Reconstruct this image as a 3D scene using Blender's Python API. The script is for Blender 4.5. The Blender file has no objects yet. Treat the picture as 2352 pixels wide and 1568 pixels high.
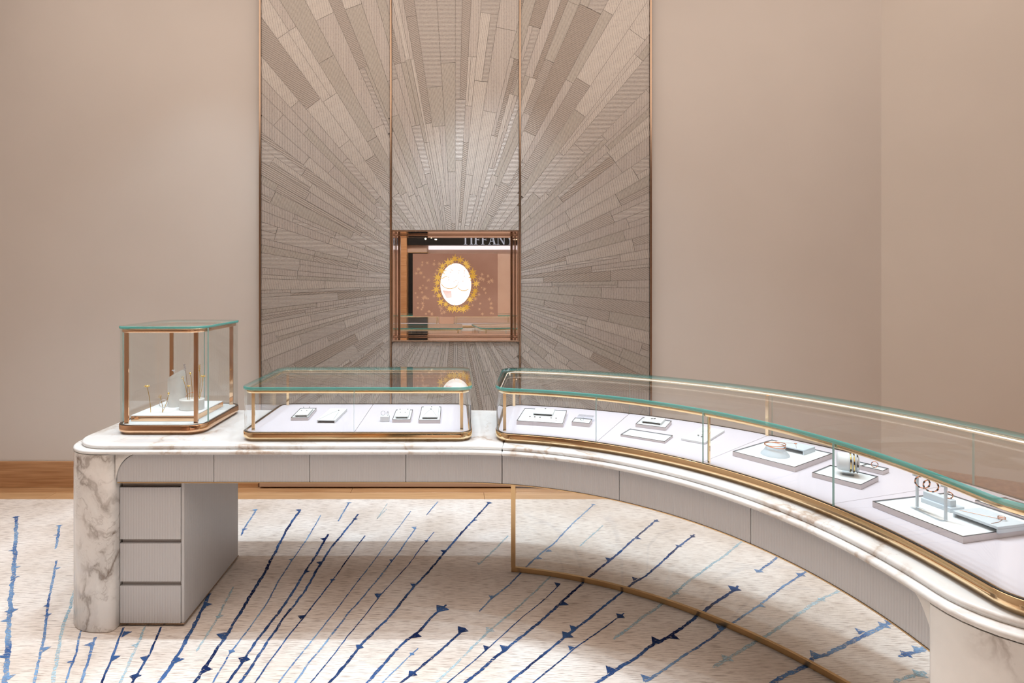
import bpy, math, random
from mathutils import Vector, Matrix

# ------------------------------------------------------------------ camera, world, lights
SC = bpy.context.scene
COL = SC.collection
R = math.radians

cam_d = bpy.data.cameras.new('camera')
cam = bpy.data.objects.new('camera', cam_d)
COL.objects.link(cam)
cam.location = (0, 0, 1.45)
cam.rotation_euler = (R(90), 0, 0)
cam_d.sensor_width = 36.0
cam_d.lens = 1300.0 / 2352.0 * 36.0
cam_d.shift_x = 130.0 / 2352.0
cam_d.shift_y = -134.0 / 2352.0
cam_d.clip_start = 0.05
SC.camera = cam

SC.view_settings.view_transform = 'Standard'
SC.view_settings.look = 'None'
SC.view_settings.exposure = -0.06
SC.view_settings.gamma = 1.0
SC.view_settings.use_curve_mapping = False
SC.cycles.max_bounces = 8
SC.cycles.diffuse_bounces = 3
SC.cycles.glossy_bounces = 5
SC.cycles.transparent_max_bounces = 32
SC.cycles.use_light_tree = False
SC.cycles.sample_clamp_indirect = 6.0
SC.cycles.caustics_reflective = False
SC.cycles.caustics_refractive = False

wd = bpy.data.worlds.new('world')
SC.world = wd
wd.use_nodes = True
wd.node_tree.nodes['Background'].inputs[0].default_value = (1.0, 0.82, 0.72, 1)
wd.node_tree.nodes['Background'].inputs[1].default_value = 0.25

CEIL = 3.9
YB_SPOT = -4.2

def area(name, loc, rot, sx, sy, power, color):
    d = bpy.data.lights.new(name, 'AREA')
    d.shape = 'RECTANGLE'
    d.size = sx
    d.size_y = sy
    d.energy = power
    d.color = color
    o = bpy.data.objects.new(name, d)
    COL.objects.link(o)
    o.location = loc
    o.rotation_euler = rot
    return o

def spot(name, loc, target, power, cone, color, radius=0.03, blend=0.8):
    d = bpy.data.lights.new(name, 'SPOT')
    d.energy = power
    d.spot_size = R(cone)
    d.spot_blend = blend
    d.shadow_soft_size = radius
    d.color = color
    o = bpy.data.objects.new(name, d)
    COL.objects.link(o)
    o.location = loc
    v = Vector(target) - Vector(loc)
    o.rotation_euler = v.to_track_quat('-Z', 'Y').to_euler()
    return o

WARM = (1.0, 0.85, 0.735)
COOL = (0.72, 0.88, 1.0)
NEUT = (1.0, 0.95, 0.90)
# broad warm area light, added under the ceiling as ambient fill
area('ambient_fill', (0.2, 1.1, CEIL - 0.02), (0, 0, 0), 7.0, 5.4, 205, WARM)

# ------------------------------------------------------------------ plan of the curved counter
YC, RA = 1.283, 1.40           # arc centre is (0, YC); u runs along the counter, r away from the shop
UA = RA * math.pi / 2

def P(u, r):
    if u <= 0:
        return (u, YC + r)
    if u <= UA:
        a = u / RA
        return (r * math.sin(a), YC + r * math.cos(a))
    return (r, YC - (u - UA))

def UT(deg):
    return RA * R(deg)

# spots in the ceiling that follow the counter
for i, (u, r) in enumerate([(-1.5, 1.22), (-0.9, 1.22), (-0.3, 1.22), (UT(12), 1.22), (UT(34), 1.22), (UT(58), 1.22), (UT(82), 1.22)]):
    x, y = P(u, r)
    spot('counter_spot', (x, y, CEIL - 0.05), (x, y - 0.1, 0.6), 86, 64, COOL, 0.03, 0.6)
for i, (u, r) in enumerate([(-1.7, 1.92), (-0.8, 1.92), (UT(4), 1.92), (UT(30), 1.92), (UT(58), 1.92)]):
    x, y = P(u, r)
    spot('aisle_spot', (x, y, CEIL - 0.05), (x, y, 0.0), 34, 80, COOL, 0.03, 0.6)
spot('rug_spot', (-2.7, 2.5, CEIL - 0.05), (-2.5, 2.5, 0.0), 190, 66, COOL, 0.03, 0.8)
spot('panel_spot', (-0.1, 2.75, CEIL - 0.05), (0.0, 4.0, 1.3), 160, 40, COOL, 0.05, 1.0)
spot('panel_spot', (0.45, 2.75, CEIL - 0.05), (0.25, 4.0, 1.75), 90, 40, COOL, 0.05, 1.0)
spot('front_wall_fill', (0.2, -2.0, CEIL - 0.05), (0.2, YB_SPOT, 1.0), 520, 115, NEUT, 0.05, 1.0)  # unseen wide lamp, added to brighten the wall that the brass rails reflect
spot('rear_counter_spot', (0.0, -0.2, CEIL - 0.05), (0.0, -0.2, 0.8), 80, 60, COOL, 0.04, 0.8)

# ------------------------------------------------------------------ mesh helpers
class MB:
    def __init__(s):
        s.v, s.f, s.m, s.s = [], [], [], []
    def add(s, verts, faces, mat=0, smooth=False):
        b = len(s.v)
        s.v += [tuple(p) for p in verts]
        for f in faces:
            s.f.append(tuple(b + i for i in f))
            s.m.append(mat)
            s.s.append(smooth)
        return s
    def box(s, x0, x1, y0, y1, z0, z1, mat=0):
        v = [(x0, y0, z0), (x1, y0, z0), (x1, y1, z0), (x0, y1, z0), (x0, y0, z1), (x1, y0, z1), (x1, y1, z1), (x0, y1, z1)]
        return s.add(v, [(0, 3, 2, 1), (4, 5, 6, 7), (0, 1, 5, 4), (1, 2, 6, 5), (2, 3, 7, 6), (3, 0, 4, 7)], mat)
    def rbox(s, x0, x1, y0, y1, z0, z1, b=0.002, mat=0):
        def ring(d, z):
            return [(x0 + d + b, y0 + d, z), (x1 - d - b, y0 + d, z), (x1 - d, y0 + d + b, z), (x1 - d, y1 - d - b, z),
                    (x1 - d - b, y1 - d, z), (x0 + d + b, y1 - d, z), (x0 + d, y1 - d - b, z), (x0 + d, y0 + d + b, z)]
        c = b * 0.7
        return s.loft([ring(c, z0), ring(0, z0 + c), ring(0, z1 - c), ring(c, z1)], mat, False, True)
    def loft(s, rings, mat=0, smooth=True, caps=False, closed=True):
        n = len(rings[0])
        v = [p for r in rings for p in r]
        f = []
        m = n if closed else n - 1
        for k in range(len(rings) - 1):
            for i in range(m):
                j = (i + 1) % n
                f.append((k * n + i, k * n + j, (k + 1) * n + j, (k + 1) * n + i))
        s.add(v, f, mat, smooth)
        if caps:
            s.add(rings[0], [tuple(range(n - 1, -1, -1))], mat)
            s.add(rings[-1], [tuple(range(n))], mat)
        return s
    def prism(s, poly, z0, z1, mat=0, axis='z'):
        a = [(x, y, z0) for x, y in poly]
        b = [(x, y, z1) for x, y in poly]
        if axis == 'y':
            a = [(x, z0, y) for x, y in poly]
            b = [(x, z1, y) for x, y in poly]
        return s.loft([a, b], mat, False, True)
    def tube(s, pts, rad, n=6, closed=False, mat=0, caps=True):
        pts = [Vector(p) for p in pts]
        k = len(pts)
        rings = []
        up = Vector((0, 0, 1))
        for i, p in enumerate(pts):
            a = pts[(i - 1) % k] if (closed or i > 0) else p
            b = pts[(i + 1) % k] if (closed or i < k - 1) else p
            t = (b - a)
            t = t.normalized() if t.length > 1e-9 else up
            x = t.cross(up)
            if x.length < 1e-3:
                x = t.cross(Vector((0, 1, 0)))
            x.normalize()
            y = x.cross(t).normalized()
            rr = rad[i] if isinstance(rad, (list, tuple)) else rad
            rings.append([tuple(p + rr * (math.cos(q) * x + math.sin(q) * y)) for q in [2 * math.pi * j / n for j in range(n)]])
        if closed:
            rings.append(rings[0])
        s.loft(rings, mat, True, caps and not closed)
        return s
    def lathe(s, prof, n=20, c=(0, 0), mat=0, sx=1.0, sy=1.0, smooth=True):
        rings = [[(c[0] + sx * r * math.cos(2 * math.pi * j / n), c[1] + sy * r * math.sin(2 * math.pi * j / n), z) for j in range(n)] for r, z in prof]
        return s.loft(rings, mat, smooth, True)
    def ball(s, c, r, mat=0, n=8):
        prof = [(max(r * math.cos(a), 1e-5), c[2] + r * math.sin(a)) for a in [R(-88), R(-45), 0, R(45), R(88)]]
        return s.lathe(prof, n, (c[0], c[1]), mat)
    def torus(s, c, RR, r, M=None, nR=24, nr=6, sx=1.0, sy=1.0, mat=0, a0=0, a1=360):
        full = abs(a1 - a0) >= 360
        k = nR if full else nR + 1
        rings = []
        for i in range(k):
            a = R(a0 + (a1 - a0) * i / nR)
            ring = []
            for j in range(nr):
                b = 2 * math.pi * j / nr
                q = Vector(((RR + r * math.cos(b)) * math.cos(a) * sx, (RR + r * math.cos(b)) * math.sin(a) * sy, r * math.sin(b)))
                if M is not None:
                    q = M @ q
                ring.append((c[0] + q.x, c[1] + q.y, c[2] + q.z))
            rings.append(ring)
        if full:
            rings.append(rings[0])
        return s.loft(rings, mat, True, not full)

def build(name, mb, mats, parent=None, off=(0, 0, 0)):
    me = bpy.data.meshes.new(name)
    v = mb.v
    if off != (0, 0, 0):
        v = [(p[0] - off[0], p[1] - off[1], p[2] - off[2]) for p in v]
    me.from_pydata(v, [], mb.f)
    if not isinstance(mats, (list, tuple)):
        mats = [mats]
    for m in mats:
        me.materials.append(m)
    me.polygons.foreach_set('material_index', mb.m)
    me.polygons.foreach_set('use_smooth', mb.s)
    me.update()
    o = bpy.data.objects.new(name, me)
    COL.objects.link(o)
    if parent is not None:
        o.parent = parent
    return o

def thing(name, label, cat, loc=(0, 0, 0), rz=0.0, group=None):
    o = bpy.data.objects.new(name, None)
    o.empty_display_size = 0.05
    COL.objects.link(o)
    o.location = loc
    o.rotation_euler = (0, 0, rz)
    tag(o, label, cat, group)
    return o

def tag(o, label, cat, group=None):
    o['label'] = label
    o['category'] = cat
    if group:
        o['group'] = group
    return o

def wpart(root, name, mb, mats, parent=None, label=None):
    """part given in world coordinates (root is not rotated)"""
    o = build(name, mb, mats, parent or root, tuple(root.location))
    if label:
        o['label'] = label
    return o

def single(name, mb, mats, label, cat, base, group=None):
    """a thing that is one mesh, origin at its base"""
    o = build(name, mb, mats, None, base)
    o.location = base
    return tag(o, label, cat, group)

def struct(name, mb, mats, base=(0, 0, 0)):
    o = build(name, mb, mats, None, base)
    o.location = base
    o['kind'] = 'structure'
    return o

# ------------------------------------------------------------------ materials
def newmat(name):
    m = bpy.data.materials.new(name)
    m.use_nodes = True
    nt = m.node_tree
    b = nt.nodes['Principled BSDF']
    return m, nt, b

def lin(c):
    return tuple((x / 255 / 12.92 if x / 255 <= 0.04045 else ((x / 255 + 0.055) / 1.055) ** 2.4) for x in c) + (1,)

def plain(name, rgb, rough=0.5, metal=0.0, spec=0.5, emit=None, estr=0.0):
    m, nt, b = newmat(name)
    b.inputs['Base Color'].default_value = lin(rgb)
    b.inputs['Roughness'].default_value = rough
    b.inputs['Metallic'].default_value = metal
    b.inputs['Specular IOR Level'].default_value = spec
    if emit:
        b.inputs['Emission Color'].default_value = lin(emit)
        b.inputs['Emission Strength'].default_value = estr
        m.cycles.emission_sampling = 'NONE'
    return m

def N(nt, t, **kw):
    n = nt.nodes.new(t)
    for k, v in kw.items():
        if k in n.inputs:
            n.inputs[k].default_value = v
        else:
            setattr(n, k, v)
    return n

def ramp(nt, stops):
    n = nt.nodes.new('ShaderNodeValToRGB')
    e = n.color_ramp.elements
    while len(e) < len(stops):
        e.new(0.5)
    for i, (p, c) in enumerate(stops):
        e[i].position = p
        e[i].color = c if len(c) == 4 else tuple(c) + (1,)
    return n

def posmap(nt, scale=(1, 1, 1), rot=(0, 0, 0), loc=(0, 0, 0)):
    g = nt.nodes.new('ShaderNodeNewGeometry')
    mp = N(nt, 'ShaderNodeMapping')
    mp.inputs['Scale'].default_value = scale
    mp.inputs['Rotation'].default_value = rot
    mp.inputs['Location'].default_value = loc
    nt.links.new(g.outputs['Position'], mp.inputs['Vector'])
    return mp

def noisy(name, c0, c1, scale=(1, 1, 1), ns=4.0, rough=0.5, metal=0.0, bump=0.0, bscale=None, detail=5.0, lo=0.3, hi=0.7, spec=0.5):
    m, nt, b = newmat(name)
    mp = posmap(nt, scale)
    no = N(nt, 'ShaderNodeTexNoise', Scale=ns, Detail=detail)
    nt.links.new(mp.outputs[0], no.inputs['Vector'])
    rp = ramp(nt, [(lo, lin(c0)), (hi, lin(c1))])
    nt.links.new(no.outputs['Fac'], rp.inputs[0])
    nt.links.new(rp.outputs[0], b.inputs['Base Color'])
    b.inputs['Roughness'].default_value = rough
    b.inputs['Metallic'].default_value = metal
    b.inputs['Specular IOR Level'].default_value = spec
    if bump:
        n2 = N(nt, 'ShaderNodeTexNoise', Scale=bscale or ns * 4, Detail=3.0)
        nt.links.new(mp.outputs[0], n2.inputs['Vector'])
        bp = N(nt, 'ShaderNodeBump', Strength=bump, Distance=0.004)
        nt.links.new(n2.outputs['Fac'], bp.inputs['Height'])
        nt.links.new(bp.outputs[0], b.inputs['Normal'])
    return m

def marble(name, base, vein, scale=1.0, amount=0.5, rough=0.12, width=0.03):
    m, nt, b = newmat(name)
    mp = posmap(nt, (scale, scale * 0.9, scale * 0.75), (0.3, 0.5, 0.4))
    w = N(nt, 'ShaderNodeTexNoise', Scale=2.2, Detail=6.0)
    nt.links.new(mp.outputs[0], w.inputs['Vector'])
    mx = N(nt, 'ShaderNodeVectorMath', operation='MULTIPLY_ADD')
    mx.inputs[1].default_value = (0.55, 0.55, 0.55)
    nt.links.new(w.outputs['Color'], mx.inputs[0])
    nt.links.new(mp.outputs[0], mx.inputs[2])
    def veins(sc, wd, det):
        n = N(nt, 'ShaderNodeTexNoise', Scale=sc, Detail=det, Roughness=0.55)
        nt.links.new(mx.outputs[0], n.inputs['Vector'])
        s1 = N(nt, 'ShaderNodeMath', operation='SUBTRACT')
        s1.inputs[1].default_value = 0.5
        nt.links.new(n.outputs['Fac'], s1.inputs[0])
        a = N(nt, 'ShaderNodeMath', operation='ABSOLUTE')
        nt.links.new(s1.outputs[0], a.inputs[0])
        r = ramp(nt, [(0.0, (1, 1, 1)), (wd, (0.25, 0.25, 0.25)), (wd * 3.0, (0, 0, 0))])
        nt.links.new(a.outputs[0], r.inputs[0])
        return r
    v1 = veins(1.5, width, 6.0)
    v2 = veins(4.2, width * 0.5, 8.0)
    mask = N(nt, 'ShaderNodeTexNoise', Scale=1.3, Detail=2.0)
    nt.links.new(mp.outputs[0], mask.inputs['Vector'])
    mr = ramp(nt, [(0.42, (0, 0, 0)), (0.62, (1, 1, 1))])
    nt.links.new(mask.outputs['Fac'], mr.inputs[0])
    h = N(nt, 'ShaderNodeMath', operation='MULTIPLY')
    h.inputs[1].default_value = 0.45
    nt.links.new(v2.outputs[0], h.inputs[0])
    ad = N(nt, 'ShaderNodeMath', operation='MAXIMUM')
    nt.links.new(v1.outputs[0], ad.inputs[0])
    nt.links.new(h.outputs[0], ad.inputs[1])
    ml = N(nt, 'ShaderNodeMath', operation='MULTIPLY')
    nt.links.new(ad.outputs[0], ml.inputs[0])
    nt.links.new(mr.outputs[0], ml.inputs[1])
    m2 = N(nt, 'ShaderNodeMath', operation='MULTIPLY')
    m2.inputs[1].default_value = amount
    nt.links.new(ml.outputs[0], m2.inputs[0])
    cl = N(nt, 'ShaderNodeTexNoise', Scale=3.0, Detail=4.0)
    nt.links.new(mx.outputs[0], cl.inputs['Vector'])
    cr = ramp(nt, [(0.3, lin(base)), (0.75, lin(tuple(int(x * 0.93) for x in base)))])
    nt.links.new(cl.outputs['Fac'], cr.inputs[0])
    mix = N(nt, 'ShaderNodeMix', data_type='RGBA')
    nt.links.new(m2.outputs[0], mix.inputs['Factor'])
    nt.links.new(cr.outputs[0], mix.inputs['A'])
    mix.inputs['B'].default_value = lin(vein)
    nt.links.new(mix.outputs['Result'], b.inputs['Base Color'])
    b.inputs['Roughness'].default_value = rough
    return m

def glass(name, tint=(0.985, 0.995, 0.992), f0=0.04, rough=0.0):
    m = bpy.data.materials.new(name)
    m.use_nodes = True
    nt = m.node_tree
    nt.nodes.clear()
    out = N(nt, 'ShaderNodeOutputMaterial')
    g = N(nt, 'ShaderNodeNewGeometry')
    d = N(nt, 'ShaderNodeVectorMath', operation='DOT_PRODUCT')
    nt.links.new(g.outputs['Normal'], d.inputs[0])
    nt.links.new(g.outputs['Incoming'], d.inputs[1])
    a = N(nt, 'ShaderNodeMath', operation='ABSOLUTE')
    nt.links.new(d.outputs['Value'], a.inputs[0])
    s = N(nt, 'ShaderNodeMath', operation='SUBTRACT')
    s.inputs[0].default_value = 1.0
    s.use_clamp = True
    nt.links.new(a.outputs[0], s.inputs[1])
    p = N(nt, 'ShaderNodeMath', operation='POWER')
    p.inputs[1].default_value = 5.0
    nt.links.new(s.outputs[0], p.inputs[0])
    k = N(nt, 'ShaderNodeMath', operation='MULTIPLY_ADD')
    k.inputs[1].default_value = 1 - f0
    k.inputs[2].default_value = f0
    nt.links.new(p.outputs[0], k.inputs[0])
    t = N(nt, 'ShaderNodeBsdfTransparent')
    t.inputs[0].default_value = tint + (1,)
    gl = N(nt, 'ShaderNodeBsdfGlossy')
    gl.inputs['Roughness'].default_value = rough
    gl.inputs[0].default_value = (1, 1, 1, 1)
    mx = N(nt, 'ShaderNodeMixShader')
    nt.links.new(k.outputs[0], mx.inputs[0])
    nt.links.new(t.outputs[0], mx.inputs[1])
    nt.links.new(gl.outputs[0], mx.inputs[2])
    nt.links.new(mx.outputs[0], out.inputs[0])
    return m

def rug_mat(name):
    m, nt, b = newmat(name)
    mp = posmap(nt, (1, 1, 1))
    big = N(nt, 'ShaderNodeTexNoise', Scale=2.6, Detail=5.0)
    nt.links.new(mp.outputs[0], big.inputs['Vector'])
    mp2 = posmap(nt, (16, 330, 1))
    th = N(nt, 'ShaderNodeTexNoise', Scale=1.0, Detail=3.0, Roughness=0.6)
    nt.links.new(mp2.outputs[0], th.inputs['Vector'])
    c1 = ramp(nt, [(0.30, lin((216, 202, 190))), (0.5, lin((232, 221, 212))), (0.70, lin((243, 236, 230)))])
    nt.links.new(big.outputs['Fac'], c1.inputs[0])
    c2 = ramp(nt, [(0.33, lin((140, 116, 104))), (0.50, lin((255, 255, 255)))])
    nt.links.new(th.outputs['Fac'], c2.inputs[0])
    mx = N(nt, 'ShaderNodeMix', data_type='RGBA', blend_type='MULTIPLY')
    mx.inputs['Factor'].default_value = 0.72
    nt.links.new(c1.outputs[0], mx.inputs['A'])
    nt.links.new(c2.outputs[0], mx.inputs['B'])
    nt.links.new(mx.outputs['Result'], b.inputs['Base Color'])
    b.inputs['Roughness'].default_value = 0.95
    b.inputs['Specular IOR Level'].default_value = 0.1
    bp = N(nt, 'ShaderNodeBump', Strength=0.5, Distance=0.004)
    nt.links.new(th.outputs['Fac'], bp.inputs['Height'])
    nt.links.new(bp.outputs[0], b.inputs['Normal'])
    return m

def motif_mat(name, c0, c1, cover):
    """dyed pile: broken up by the weave so that the ground shows through"""
    m, nt, b = newmat(name)
    mp = posmap(nt, (60, 160, 1))
    no = N(nt, 'ShaderNodeTexNoise', Scale=1.0, Detail=3.0)
    nt.links.new(mp.outputs[0], no.inputs['Vector'])
    mp2 = posmap(nt, (5, 5, 1))
    lo = N(nt, 'ShaderNodeTexNoise', Scale=1.0, Detail=2.0)
    nt.links.new(mp2.outputs[0], lo.inputs['Vector'])
    cr = ramp(nt, [(0.35, lin(c0)), (0.68, lin(c1))])
    nt.links.new(lo.outputs['Fac'], cr.inputs[0])
    nt.links.new(cr.outputs[0], b.inputs['Base Color'])
    b.inputs['Roughness'].default_value = 0.95
    b.inputs['Specular IOR Level'].default_value = 0.1
    ar = ramp(nt, [(cover - 0.04, (1, 1, 1)), (cover + 0.1, (0.15, 0.15, 0.15))])
    nt.links.new(no.outputs['Fac'], ar.inputs[0])
    nt.links.new(ar.outputs[0], b.inputs['Alpha'])
    return m

def weave_mat(name, rgb, ang, scale, rough, metal):
    m, nt, b = newmat(name)
    g = N(nt, 'ShaderNodeNewGeometry')
    mp = N(nt, 'ShaderNodeMapping')
    mp.inputs['Rotation'].default_value = (0, R(ang), 0)
    nt.links.new(g.outputs['Position'], mp.inputs['Vector'])
    wv = N(nt, 'ShaderNodeTexWave', Scale=scale, Distortion=1.2, Detail=2.0)
    wv.bands_direction = 'X'
    wv.inputs['Detail Scale'].default_value = 3.0
    nt.links.new(mp.outputs[0], wv.inputs['Vector'])
    no = N(nt, 'ShaderNodeTexNoise', Scale=70.0, Detail=3.0)
    nt.links.new(g.outputs['Position'], no.inputs['Vector'])
    ma = N(nt, 'ShaderNodeMath', operation='MULTIPLY_ADD')
    ma.inputs[1].default_value = 0.7
    nt.links.new(wv.outputs['Fac'], ma.inputs[0])
    nt.links.new(no.outputs['Fac'], ma.inputs[2])
    lo = tuple(int(x * 0.86) for x in rgb)
    cr = ramp(nt, [(0.35, lin(lo)), (1.1 / 1.2, lin(tuple(min(255, int(x * 1.06)) for x in rgb)))])
    nt.links.new(ma.outputs[0], cr.inputs[0])
    nt.links.new(cr.outputs[0], b.inputs['Base Color'])
    b.inputs['Roughness'].default_value = rough
    b.inputs['Metallic'].default_value = metal
    bp = N(nt, 'ShaderNodeBump', Strength=0.35, Distance=0.002)
    nt.links.new(wv.outputs['Fac'], bp.inputs['Height'])
    nt.links.new(bp.outputs[0], b.inputs['Normal'])
    return m

M_wall = noisy('wall_plaster', (201, 194, 188), (205, 198, 192), ns=1.5, rough=0.75, bump=0.02, bscale=60)
M_wall2 = noisy('wall_plaster_side', (201, 193, 185), (205, 197, 189), ns=1.5, rough=0.75, bump=0.02, bscale=60)
M_ceil = plain('ceiling_paint', (214, 200, 190), 0.9)
M_wood = noisy('oak', (182, 138, 96), (208, 168, 126), (1.5, 30, 30), 2.2, 0.4, bump=0.05)
M_wood2 = noisy('oak_dark', (158, 112, 72), (190, 146, 104), (1.5, 30, 30), 2.2, 0.45, bump=0.05)
M_rug = rug_mat('rug_pile')
M_navy = motif_mat('dye_navy', (22, 38, 80), (70, 104, 156), 0.58)
M_blue = motif_mat('dye_blue', (62, 96, 150), (136, 172, 208), 0.53)
M_pale = motif_mat('dye_pale', (150, 186, 204), (188, 208, 216), 0.48)
M_marble = marble('marble_top', (230, 229, 227), (150, 112, 70), 1.15, 0.6, 0.10, 0.015)
M_marble2 = marble('marble_leg', (243, 241, 238), (116, 98, 84), 2.3, 0.95, 0.16, 0.033)
M_flute = plain('taupe_lacquer', (195, 195, 197), 0.35)
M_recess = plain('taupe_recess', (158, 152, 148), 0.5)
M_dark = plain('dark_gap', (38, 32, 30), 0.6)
M_gold = plain('polished_brass', (250, 224, 182), 0.09, 1.0)
M_rose = plain('rose_brass', (238, 196, 160), 0.09, 1.0)
M_bronze = plain('bronze_trim', (172, 148, 128), 0.2, 1.0)
M_satin = plain('satin_brass', (205, 172, 128), 0.28, 1.0)
M_glass = glass('clear_glass')
M_edge = plain('glass_edge', (74, 172, 166), 0.10, 0.0, 0.6)
M_edge.node_tree.nodes['Principled BSDF'].inputs['Alpha'].default_value = 0.78
M_tray = plain('display_fabric', (202, 196, 204), 0.8)
M_white = plain('white_leather', (222, 226, 228), 0.6)
M_pad = plain('pale_lacquer', (204, 216, 226), 0.35)
M_side = plain('tray_side', (206, 198, 199), 0.3)
M_rim = plain('steel_rim', (110, 112, 118), 0.12, 1.0)
M_black = plain('black_gasket', (20, 18, 18), 0.4)
M_led = plain('led_strip', (255, 246, 235), 0.5, emit=(255, 244, 232), estr=2.2)
M_mirror = plain('mirror_silver', (236, 228, 222), 0.005, 1.0)
M_rosegold = plain('rose_gold', (226, 160, 124), 0.14, 1.0)
M_ygold = plain('yellow_gold', (236, 206, 130), 0.22, 1.0)
M_silver = plain('silver', (214, 220, 230), 0.15, 1.0)
M_gem = plain('dark_gem', (34, 30, 34), 0.08)
M_diam = plain('diamond', (232, 240, 248), 0.03, 0.6)
M_acryl = glass('acrylic', (0.93, 0.96, 0.985), 0.05)
M_plinth = plain('plinth_stone', (240, 242, 244), 0.3)
M_stone = marble('display_marble', (226, 224, 220), (150, 140, 128), 9.0, 0.5, 0.35, 0.02)

# ------------------------------------------------------------------ room shell
YW = 4.04
XL, XR, YB = -4.3, 3.04, -4.2

fl = struct('floor', MB().box(XL, 4.8, YB, YW + 0.1, -0.12, -0.012), M_wood2)
rnd = random.Random(3)
for row in range(5):
    y0 = 3.44 + row * 0.12
    x = -3.6 - rnd.random() * 0.9
    while x < 3.4:
        L = 1.15 + rnd.random() * 0.6
        mb = MB().rbox(x + 0.001, x + L - 0.001, y0 + 0.001, y0 + 0.119, -0.012, 0.0, 0.0012)
        build('plank', mb, M_wood if rnd.random() < 0.6 else M_wood2, fl)
        x += L

# back wall (with the opening of the niche) and the walls around
wb = MB()
wb.box(XL, -0.46, YW, YW + 0.10, 0, CEIL)
wb.box(0.46, XR, YW, YW + 0.10, 0, CEIL)
wb.box(-0.46, 0.46, YW, YW + 0.10, 0, 1.035)
wb.box(-0.46, 0.46, YW, YW + 0.10, 1.825, CEIL)
struct('wall_back', wb, M_wall)
# right wall turns towards the room at the corner
a = R(-38)
dx, dy = math.cos(a), math.sin(a)
wr = MB().prism([(XR, YW), (XR + dx * 2.3, YW + dy * 2.3), (XR + dx * 2.3 + 0.08, YW + dy * 2.3 + 0.1), (XR, YW + 0.10)][::1], 0, CEIL)
struct('wall_right', wr, M_wall2)
ex, ey = XR + dx * 2.3, YW + dy * 2.3
struct('wall_side', MB().box(ex, ex + 0.1, YB, ey, 0, CEIL), M_wall2)
struct('wall_left', MB().box(XL - 0.1, XL, YB, YW + 0.1, 0, CEIL), M_wall)
struct('ceiling', MB().box(XL, 5.0, YB, YW + 0.1, CEIL, CEIL + 0.1), M_ceil)
struct('wall_front', MB().box(XL, 5.0, YB - 0.1, YB, 0, CEIL), noisy('front_wall', (196, 168, 152), (206, 180, 164), ns=2.0, rough=0.6))
struct('baseboard_back', MB().rbox(XL, -1.40, YW - 0.022, YW, 0.0, 0.182, 0.003), M_wood2)
struct('baseboard_right', MB().rbox(1.40, XR, YW - 0.022, YW, 0.0, 0.182, 0.003), M_wood2)
nx, ny = dy, -dx
struct('baseboard_side', MB().prism([(XR + nx * 0.02, YW + ny * 0.02), (ex + nx * 0.02, ey + ny * 0.02), (ex, ey), (XR, YW)], 0.0, 0.182), M_wood2)
bc = MB().rbox(-1.385, 1.385, YW - 0.045, YW, 0.012, 0.128, 0.003)
struct('baseboard_center', bc, plain('plinth_taupe', (172, 140, 116), 0.4))

# ------------------------------------------------------------------ starburst wall panels
def clip(poly, x0, x1, z0, z1):
    def cut(pts, f, g):
        out = []
        for i, p in enumerate(pts):
            q = pts[(i + 1) % len(pts)]
            a, b = f(p), f(q)
            if a >= 0:
                out.append(p)
            if (a >= 0) != (b >= 0):
                t = a / (a - b)
                out.append((p[0] + t * (q[0] - p[0]), p[1] + t * (q[1] - p[1])))
        return out
    for f in (lambda p: p[0] - x0, lambda p: x1 - p[0], lambda p: p[1] - z0, lambda p: z1 - p[1]):
        poly = cut(poly, f, None)
        if len(poly) < 3:
            return []
    return poly

def parea(p):
    return 0.5 * sum(p[i][0] * p[(i + 1) % len(p)][1] - p[(i + 1) % len(p)][0] * p[i][1] for i in range(len(p)))

tones = [(169, 162, 156), (163, 156, 149), (157, 149, 142), (176, 169, 163), (166, 159, 153), (150, 141, 133)]
weaves = []
for i, t in enumerate(tones):
    weaves.append(weave_mat('woven_strip', t, [0, 12, 60, -8, 90, 118][i], [27, 31, 24, 26, 34, 25][i], [0.42, 0.45, 0.5, 0.38, 0.42, 0.5][i], 0.35))
wts = [5, 4, 2, 4, 4, 1]
rnd = random.Random(11)
Z0 = 1.435
cells = []
ang = 0.0
while ang < 360.0:
    da = rnd.uniform(2.0, 4.6)
    if ang + da > 358.5:
        da = 360.0 - ang
    rr = rnd.uniform(0.30, 0.45)
    cells.append((ang, da, 0.02, rr))
    while rr < 2.8:
        ln = rnd.uniform(0.16, 0.42) + rr * rnd.uniform(0.05, 0.5)
        # long rays split into two thin ones now and then
        if rnd.random() < 0.28 and rr > 0.4:
            k = rnd.uniform(0.35, 0.65)
            cells.append((ang, da * k, rr, rr + ln))
            cells.append((ang + da * k, da * (1 - k), rr, rr + ln * 1.0))
        else:
            cells.append((ang, da, rr, rr + ln))
        rr += ln
    ang += da
panel_specs = [
    ('left starburst panel of woven silver strips beside the niche', -1.372, -0.463, 0.135, 3.74),
    ('right starburst panel of woven silver strips beside the niche', 0.463, 1.372, 0.135, 3.74),
    ('upper central starburst panel of woven strips above the mirrored niche', -0.449, 0.449, 1.824, 3.74),
    ('lower central starburst panel of woven strips below the mirrored niche', -0.449, 0.449, 0.135, 1.036),
]
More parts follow.
